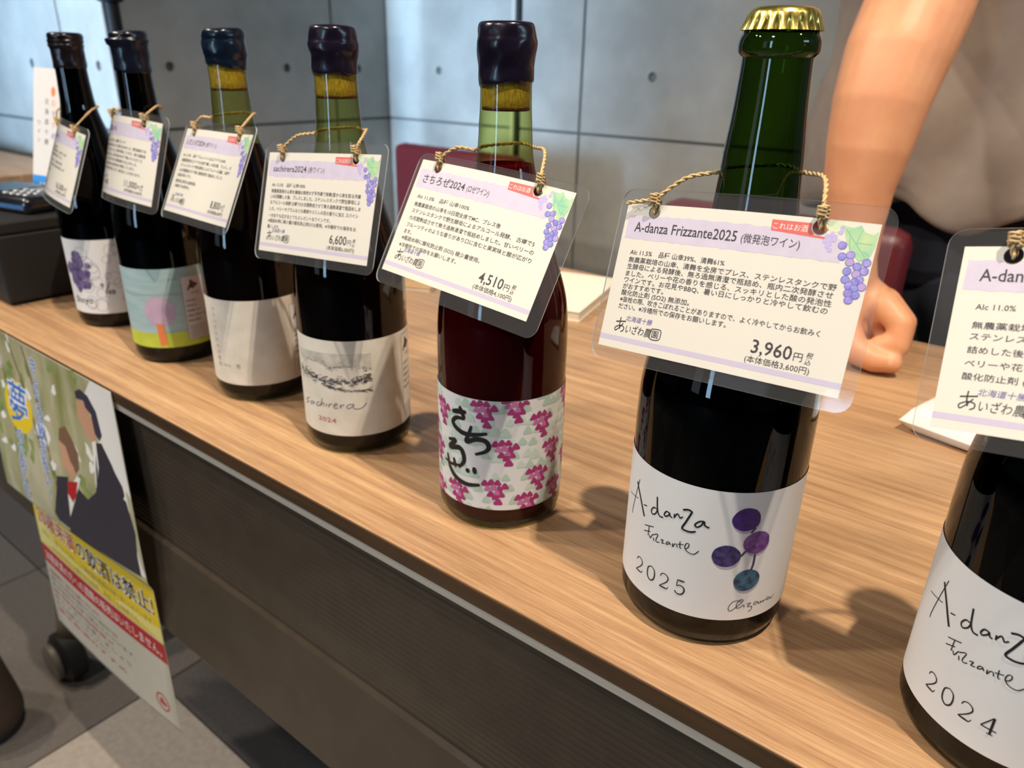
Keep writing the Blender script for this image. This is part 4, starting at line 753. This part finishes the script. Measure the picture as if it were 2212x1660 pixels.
nt_ = tag(empty('notice_sheet', (-1.09, YE - .0022, TZ - .19)), 'plain white notice hanging from the table edge left of the poster', 'notice')
sheet2(note_pt, 230, 190, 10, 10, .0003, 'pap').build('sheet', None, nt_, smooth=True)

# ---------------------------------------------------------------- things on the table
r = tag(empty('cash_box', (-1.117, .41, TZ)), 'matt black cash box at the left end of the table', 'box')
m = MB(); m.box(-.13, .13, -.11, .09, .004, .085); m.build('body', 'box', r, bevel=.003)
m = MB(); m.box(-.132, .132, -.112, .092, .0855, .1005); m.build('lid', 'box', r, bevel=.003)
for s_ in (-1, 1): m = MB(); m.box(s_ * .095 - .015, s_ * .095 + .015, -.09, .07, 0, .0045); m.build('foot', 'rubber', r)
r = tag(empty('card_terminal', (-1.085, .372, TZ + .1005), radians(12)), 'black card payment terminal lying on the black cash box', 'terminal')
m = MB(); m.box(-.075, .075, -.042, .042, .0, .02); m.build('body', 'term', r, bevel=.006, smooth=True, angle=50)
m = MB(); m.box(-.070, .070, -.0431, -.042, .006, .011); m.build('edge_light_paint', 'strip', r)  # blue strip paints the daylight caught along the terminal's front edge
m = MB(); m.box(-.062, .005, -.022, .030, .0201, .0206); m.build('screen', 'term', r)
for a in range(4):
    for b in range(3):
        m = MB(); m.lathe([(0, .0202), (.0038, .0202), (.0036, .0215), (.002, .0222), (0, .0223)], 14, caps=False); m.build('key', 'key', r, smooth=True, loc=(.018 + a * .013, -.028 + b * .013, 0))
def upright_card(u, v, l): return (0.0007 + l * .00004, (u - 25) / 1000, v / 1000)
r = tag(empty('standing_card', (-1.135, .420, TZ + .1005), radians(-75)), 'tall white standing card with blue foot behind the first bottle', 'card')
r.rotation_euler.y = radians(-13); r.rotation_euler.x = radians(-2)
m = MB(); m.box(-.0007, .0007, -.025, .025, .004, .165); m.build('panel', 'whc', r); m = MB(); m.box(-.003, .003, -.026, .026, .0015, .0045); m.build('stand', 'term', r, bevel=.001)
c_ = Flat(upright_card); c_.rect(.2, 4, 49.8, 26, 'bluc', 1, 20)
for k, ch in enumerate('おすすめ'): c_.text(ch, 35, 118 - k * 14, 9, ('orc', 'ink2', 'orc', 'ink2')[k], 2)
for k, ch in enumerate('北海道十勝'): c_.text(ch, 22, 120 - k * 13, 7.5, 'ink', 2)
for k, ch in enumerate('ワイン'): c_.text(ch, 8, 92 - k * 11, 7, 'ink', 2)
c_.disc((38, 136), 4, 6.5, 'orc', 2); c_.text('とかち', 12, 12, 7, 'white', 2, skew=.3); c_.build('lettering', r)
def pad(name, lab, cat, loc, rz, w_, d_, h_, cover, page):
    r = tag(empty(name, loc, rz), lab, cat)
    m = MB(); m.box(-w_ / 2, w_ / 2, -d_ / 2, d_ / 2, 0, .0012); m.build('back_cover', cover, r, bevel=.0004)
    m = MB(); m.box(-w_ / 2 + .001, w_ / 2 - .001, -d_ / 2 + .001, d_ / 2 - .001, .0013, h_ - .0016); m.build('page_block', page, r)
    m = MB(); m.box(-w_ / 2, w_ / 2, -d_ / 2, d_ / 2, h_ - .0015, h_); m.build('front_cover', cover, r, bevel=.0005)
a = radians(14); kx, ky = -.446, .706; w_, d_ = .11, .165
pad('notepad', 'thick white notepad lying behind the rose bottle', 'notepad', (kx - cos(a) * w_ / 2 - sin(a) * d_ / 2, ky - sin(a) * w_ / 2 + cos(a) * d_ / 2, TZ), a, w_, d_, .0125, 'pad', 'padp')
pad('folded_menu', 'tan folded menu card lying behind the landscape-label bottle', 'menu', (-.735, .72, TZ), radians(24), .10, .14, .006, 'stk', 'padp')
# folded white cloth behind the right-hand bottles
m = MB(); nx, ny = 44, 34
def cl(u, v, top):
    x = (u - .5) * .17; y = (v - .5) * .12; e = min(1, min(u, 1 - u) * 11); f_ = min(1, min(v, 1 - v) * 8); k = math.sqrt(max(0, (1 - (1 - e) ** 2) * (1 - (1 - f_) ** 2)))
    return (x, y, .010 + (.0115 * k * (1 + .12 * sin(9 * u + 2) * sin(7 * v)) if top else -.0099 * k))
top = [cl(i / nx, j / ny, True) for j in range(ny + 1) for i in range(nx + 1)]; bot = [cl(i / nx, j / ny, False) for j in range(ny + 1) for i in range(nx + 1)]; g = lambda i, j: j * (nx + 1) + i
m.add(top, [(g(i, j), g(i + 1, j), g(i + 1, j + 1), g(i, j + 1)) for i in range(nx) for j in range(ny)]); m.add(bot, [(g(i, j), g(i, j + 1), g(i + 1, j + 1), g(i + 1, j)) for i in range(nx) for j in range(ny)])
cb_ = m.build('folded_cloth', 'cloth', smooth=True, loc=(.012, .684, TZ)); cb_.rotation_euler.z = radians(-14); tag(cb_, 'white folded cloth on the table behind the rightmost bottle', 'cloth')

# ---------------------------------------------------------------- chairs, stand, far table, bag
def chair(loc, rz, lab, wd=.225):
    r = tag(empty('chair', loc, rz), lab, 'chair', 'maroon chairs behind the table')
    def padm(x0, x1, y0, y1, z0, z1, name, rad, bow=0.0):
        m = MB(); nx_, nz_ = 12, 10; m.box(x0, x1, y0, y1, z0, z1); o = m.build(name, 'maroon', r, bevel=rad, smooth=True)
        return o
    padm(-wd, wd, -.028, .028, -.33, 0, 'backrest', .020); padm(-wd - .005, wd + .005, -.47, -.03, -.38, -.32, 'seat', .022)
    for sx_ in (-1, 1):
        m = MB(); m.tube(catmull([(sx_ * (wd - .025), .012, -.05), (sx_ * (wd - .025), .022, -.35), (sx_ * (wd - .025), .06, -.788)], 8), .011, 10); m.build('leg', 'chrome', r, smooth=True)
        m = MB(); m.tube(catmull([(sx_ * (wd - .025), -.40, -.385), (sx_ * (wd - .025), -.44, -.45), (sx_ * (wd - .025), -.45, -.788)], 8), .011, 10); m.build('leg', 'chrome', r, smooth=True)
    return r
c1 = chair((-1.355, 1.50, .79), radians(-3), 'maroon chair by the wall, seen between the rose bottle and its neighbour')
c2 = chair((-.325, .985, .828), radians(-3), 'maroon chair right behind the fist, in front of navy trousers', .165)
for c_ in (c1, c2):
    pass
r = tag(empty('floor_stand', (-1.842, .90, 0)), 'black floor stand pole rising behind the second bottle from the left', 'stand')
m = MB(); m.tube([(0, 0, .06), (0, 0, 1.12)], .0165, 20); m.build('pole', 'pole', r, smooth=True, angle=50)
m = MB(); m.lathe([(.0168, 1.105), (.027, 1.108), (.027, 1.14), (.0125, 1.143), (.0125, 1.6), (.0, 1.602)], 24, caps=False); m.build('upper_tube', 'pole', r, smooth=True, angle=40)
for k in range(3):
    a = 2 * pi * k / 3 + .4; m = MB(); m.tube([(.014 * cos(a), .014 * sin(a), .30), (.26 * cos(a), .26 * sin(a), .012)], .011, 10); m.build('leg', 'pole', r, smooth=True)
r = tag(empty('side_table', (-2.75, .62, 0)), 'oak-topped table by the concrete wall at the far left', 'table')
m = MB(); m.box(-.62, .62, -.22, .28, TZ - .03, TZ); m.build('tabletop', 'wood', r, bevel=.002)
for sx_ in (-.57, .57):
    for sy_ in (-.18, .24): m = MB(); m.box(sx_ - .018, sx_ + .018, sy_ - .018, sy_ + .018, 0, TZ - .03); m.build('leg', 'leg', r, bevel=.002)
r = tag(empty('tray', (-2.80, .64, TZ)), 'dark round tray on the far left table', 'tray')
m = MB(); m.lathe([(0, .002), (.11, .002), (.13, .016), (.133, .016), (.114, 0), (0, 0)], 40, 'box', caps=False); m.build('dish', None, r, smooth=True, angle=40)

# ---------------------------------------------------------------- bodies: overlapping tapered limbs fused by a voxel remesh into one skin
def fuse(name, chains, voxel, mt, parent=None, smooth_it=6, extra=(), disp=None, lofts=()):
    bm = bmesh.new()
    def ball(c, r, sc=(1, 1, 1), rot=None):
        mx = Matrix.Translation(c) @ (rot.to_4x4() if rot else Matrix.Identity(4)) @ Matrix.Diagonal((r * sc[0], r * sc[1], r * sc[2], 1)); bmesh.ops.create_icosphere(bm, subdivisions=3, radius=1, matrix=mx)
    for ch in chains:
        for (p, r) in ch: ball(Vector(p), r)
        for (p0, r0), (p1, r1) in zip(ch[:-1], ch[1:]):
            p0, p1 = Vector(p0), Vector(p1); d = p1 - p0
            if d.length < 1e-5: continue
            mx = Matrix.Translation((p0 + p1) / 2) @ d.to_track_quat('Z', 'Y').to_matrix().to_4x4()
            bmesh.ops.create_cone(bm, cap_ends=True, segments=24, radius1=r0, radius2=r1, depth=d.length, matrix=mx)
    for c, r, sc in extra: ball(Vector(c), r, sc)
    for LF in lofts:
        rings = []
        for c, a, b in LF: rings.append([bm.verts.new((c[0] + a * cos(2 * pi * k / 40), c[1] + b * sin(2 * pi * k / 40), c[2])) for k in range(40)])
        for A, B in zip(rings[:-1], rings[1:]):
            for k in range(40): bm.faces.new((A[k], A[(k + 1) % 40], B[(k + 1) % 40], B[k]))
        bm.faces.new(rings[0][::-1]); bm.faces.new(rings[-1])
    me = bpy.data.meshes.new(name); bm.to_mesh(me); bm.free()
    o = bpy.data.objects.new(name, me); COL.objects.link(o)
    md = o.modifiers.new('r', 'REMESH'); md.mode = 'VOXEL'; md.voxel_size = voxel; md.use_smooth_shade = True
    ms = o.modifiers.new('s', 'SMOOTH'); ms.factor = .5; ms.iterations = smooth_it
    dg = bpy.context.evaluated_depsgraph_get(); dg.update(); me2 = bpy.data.meshes.new_from_object(o.evaluated_get(dg)); o.modifiers.clear(); o.data = me2; bpy.data.meshes.remove(me)
    me2.name = name
    if disp:
        for v in me2.vertices: v.co = disp(v.co.copy())
    me2.materials.clear(); me2.materials.append(M[mt]); me2.polygons.foreach_set('use_smooth', [True] * len(me2.polygons))
    if parent: o.parent = parent
    return o
BX, BY = -.10, 1.14
pe = tag(empty('person', (BX, BY, 0)), 'person in taupe shirt and navy trousers leaning a fist on the table', 'person')
L_ = lambda x, y, z: (x - BX, y - BY, z + TZ)
def ch(*q): return [(L_(*p), r) for p, r in q]
arm = ch(((-.30, 1.04, .58), .048), ((-.268, .99, .48), .047), ((-.21, .925, .405), .046), ((-.1790, .865, .362), .0465), ((-.1815, .843, .3294), .0485), ((-.1850, .822, .2933), .0475), ((-.1874, .807, .2542), .0435), ((-.1884, .801, .2142), .039), ((-.1900, .800, .1769), .0335), ((-.1868, .8, .1356), .0275), ((-.1836, .8, .103), .0245))
palm = [ch(((-.1836, .8, .103), .0245), ((-.1800, .806, .0700), .027), ((-.1737, .812, .034), .0275)), ch(((-.1800, .806, .0700), .026), ((-.1590, .808, .060), .0235), ((-.1480, .806, .052), .018)), ch(((-.1737, .812, .034), .0275), ((-.1540, .815, .036), .024)), ch(((-.176, .835, .060), .022), ((-.165, .84, .034), .024), ((-.150, .836, .034), .016))]
fing = [ch(((-.1420, .795, .0640), .0145), ((-.1220, .787, .0500), .0128), ((-.1195, .779, .0305), .0115), ((-.1345, .776, .0290), .0098)),
        ch(((-.1460, .817, .0620), .0145), ((-.1242, .810, .0455), .0128), ((-.1225, .803, .0225), .0115), ((-.1370, .797, .0240), .0100)),
        ch(((-.1500, .838, .0560), .0135), ((-.1300, .833, .0385), .0120), ((-.1300, .826, .0165), .0108), ((-.1430, .820, .0190), .0095)),
        ch(((-.1560, .857, .0460), .0120), ((-.1400, .853, .0290), .0105), ((-.1410, .845, .0125), .0095), ((-.1520, .838, .0170), .0085)),
        ch(((-.1810, .792, .0600), .0185), ((-.1700, .778, .0350), .0165), ((-.1560, .7690, .0205), .0145), ((-.1360, .7665, .0150), .0125), ((-.1200, .7700, .0150), .0105))]
hx, hy, hz = -.095, .985, .86
left_arm = ch(((.12, 1.05, .60), .05), ((.185, 1.06, .47), .044), ((.20, 1.07, .34), .040), ((.185, 1.04, .22), .038), ((.165, .985, .10), .026))
lhand = [ch(((.165, .985, .10), .024), ((.160, .965, .055), .028), ((.158, .955, .03), .026))] + [ch(((.150 + k * .017 - .02, .952 + k * .004, .028), .0095), ((.148 + k * .017 - .02, .944 + k * .004, -.004), .0088), ((.147 + k * .017 - .02, .95 + k * .004, -.026 + abs(k - 1.3) * .005), .0075)) for k in range(4)] + [ch(((.142, .958, .06), .013), ((.125, .945, .035), .0105), ((.121, .942, .012), .009))]
core = [ch(((-.10, 1.17, -.02), .10), ((-.10, 1.16, .20), .105), ((-.10, 1.11, .42), .11), ((-.10, 1.07, .54), .10), ((-.095, 1.04, .66), .052), ((hx, 1.0, .76), .052), ((hx, hy + .01, .80), .055)), ch(((-.29, 1.05, .59), .048), ((-.09, 1.05, .60), .07), ((.11, 1.06, .59), .05)),
        ch(((-.17, 1.18, -.05), .085), ((-.185, 1.18, -.34), .055), ((-.19, 1.19, -.62), .036), ((-.19, 1.16, -.685), .03)), ch(((-.01, 1.18, -.05), .085), ((.0, 1.18, -.34), .055), ((.005, 1.19, -.62), .036), ((.005, 1.16, -.685), .03))]
head = [(L_(hx, hy, hz + .01), .098, (.80, 1.0, 1.10)), (L_(hx, hy - .028, hz - .055), .066, (.86, .95, .95)), (L_(hx, hy - .098, hz - .022), .014, (.75, 1.2, 1.3)), (L_(hx, hy - .093, hz + .005), .009, (.8, 1, 2.2)), (L_(hx - .078, hy + .012, hz - .01), .02, (.4, .9, 1.5)), (L_(hx + .078, hy + .012, hz - .01), .02, (.4, .9, 1.5)), (L_(hx, hy - .080, hz - .092), .02, (1, .8, .7)),
        (L_(hx, hy - .086, hz - .056), .017, (1.3, .55, .5)), (L_(hx, hy - .084, hz + .028), .05, (1.0, .3, .25))]
body = fuse('body', [arm] + palm + fing + [left_arm] + lhand + core, .0027, 'skinm', pe, 4, head)
for p, rr in (((-.1165, .7680, .0175), 0),):
    pass
def shirt_disp(co):
    x, y, z = co; f_ = .0035 * sin(z * 24 + x * 30 + 1.5 * sin(y * 14)) + .0022 * sin(z * 47 - x * 61 + y * 25) + .005 * sin(x * 38 + z * 7)
    d = Vector((x, y, 0)); n = d.normalized() if d.length > .02 else Vector((0, -1, 0)); k = 1.0 if z < TZ + .56 else .5
    low = max(0, (TZ + .30 - z) / .25); f_ += low * .010 * sin(math.atan2(y, x) * 9 + z * 8)
    v = Vector((x, y, z)) + n * f_ * k
    if z < TZ + .165: v.z += .018 * sin(math.atan2(y, x) * 5 + .8) * min(1, (TZ + .165 - z) / .03)
    return v
def ring_chain(z, a, y0=1.04, cx=-.09): return None
prof_ = [(.118, .232, .138, -.125, 1.150), (.14, .236, .142, -.125, 1.148), (.20, .232, .140, -.122, 1.140), (.27, .226, .138, -.118, 1.130), (.34, .222, .136, -.115, 1.118), (.41, .218, .134, -.110, 1.105), (.48, .212, .128, -.105, 1.090), (.54, .20, .115, -.10, 1.078), (.60, .165, .092, -.10, 1.062), (.64, .11, .075, -.095, 1.052)]
lf = [[(L_(cx, cy, z), a, b) for z, a, b, cx, cy in prof_]]
sl = [ch(((-.20, 1.05, .60), .070), ((-.285, 1.04, .595), .066), ((-.305, 1.04, .575), .068), ((-.272, .992, .485), .067), ((-.246, .965, .447), .066)), ch(((.0, 1.06, .60), .070), ((.10, 1.06, .60), .068), ((.14, 1.06, .56), .066), ((.185, 1.06, .46), .063))]
fuse('shirt', sl, .005, 'shirt', pe, 8, (), shirt_disp, lf)
leg = [ch(((-.09, 1.165, .12), .115), ((-.09, 1.17, .0), .12)), ch(((-.18, 1.17, .12), .10), ((-.18, 1.17, .0), .105), ((-.182, 1.175, -.14), .098), ((-.188, 1.18, -.36), .072), ((-.192, 1.19, -.655), .060)), ch(((-.005, 1.17, .12), .10), ((-.005, 1.17, .0), .105), ((0, 1.175, -.14), .098), ((.004, 1.18, -.36), .072), ((.006, 1.19, -.655), .060))]
def tr_disp(co):
    x, y, z = co; return Vector((x + .003 * sin(z * 60 + y * 30), y + .004 * sin(z * 43 + x * 40), z))
fuse('trousers', leg, .006, 'trous', pe, 6, (), tr_disp)
for sx_ in (-.192, .006): fuse('shoe', [ch(((sx_, 1.21, -.675), .040), ((sx_, 1.13, -.682), .036), ((sx_ - .004, 1.04, -.690), .030))], .005, 'shoe', pe, 4)
hc = []
hr_ = fuse('hair', [], .004, 'hair', pe, 3, [(L_(hx, hy + .018, hz + .038), .100, (.86, .98, 1.0)), (L_(hx, hy + .045, hz - .015), .085, (.93, .75, 1.0))])
for s_ in (-1, 1):
    m = MB(); m.lathe([(0, -.0115), (.006, -.0095), (.0105, -.004), (.0115, 0), (.0105, .004), (.006, .0095), (0, .0115)], 20, 'eye', caps=False); e = m.build('eye', None, pe, smooth=True, loc=L_(hx + s_ * .031, hy - .0765, hz + .006))
    m = MB(); m.lathe([(.0001, 0), (.0048, -.0006), (.0052, -.0016)], 16, caps=False); ir = m.build('iris', 'iris', e, smooth=True); ir.location = (0, -.0118, -.001); ir.rotation_euler = (pi / 2, 0, 0)
    m = MB(); m.tube(catmull([(s_ * .018, -.092, .0), (s_ * .032, -.090, .005), (s_ * .048, -.078, .001)], 5), .0028, 8); m.v = [(x + L_(hx, hy, hz)[0], y + L_(hx, hy, hz)[1], z + L_(hx, hy, hz)[2] + .027) for x, y, z in m.v]; m.build('eyebrow', 'brow', pe, smooth=True)
m = MB(); m.tube(catmull([(-.022, -.088, .001), (-.010, -.0955, .0025), (0, -.0965, .001), (.010, -.0955, .0025), (.022, -.088, .001)], 5), .0042, 8); m.v = [(x + L_(hx, hy, hz)[0], y + L_(hx, hy, hz)[1] , z + L_(hx, hy, hz)[2] - .056) for x, y, z in m.v]; m.build('lips', 'lip', pe, smooth=True)
# thumbnail
m = MB(); m.lathe([(.0001, .0009), (.003, .0007), (.0055, -.0004)], 16, caps=False); nl = m.build('thumbnail', 'nail', pe, smooth=True, loc=L_(-.1215, .7608, .0195)); nl.rotation_euler = (radians(68), radians(10), 0)
# dark bag on the floor at the lower left
bg = fuse('shoulder_bag', [[((-.06, 0, .05), .05), ((.06, 0, .05), .05), ((.05, .0, .13), .045), ((-.05, 0, .13), .045), ((-.06, 0, .05), .05)], [((-.05, .0, .09), .05), ((.05, 0, .09), .05)]], .006, 'bag', None, 6)
bg.location = (-1.215, .15, 0); bg.rotation_euler.z = .5; tag(bg, 'dark brown soft bag on the floor at the lower left corner', 'bag')
bpy.data.objects.remove(_to); bpy.data.curves.remove(_tc)
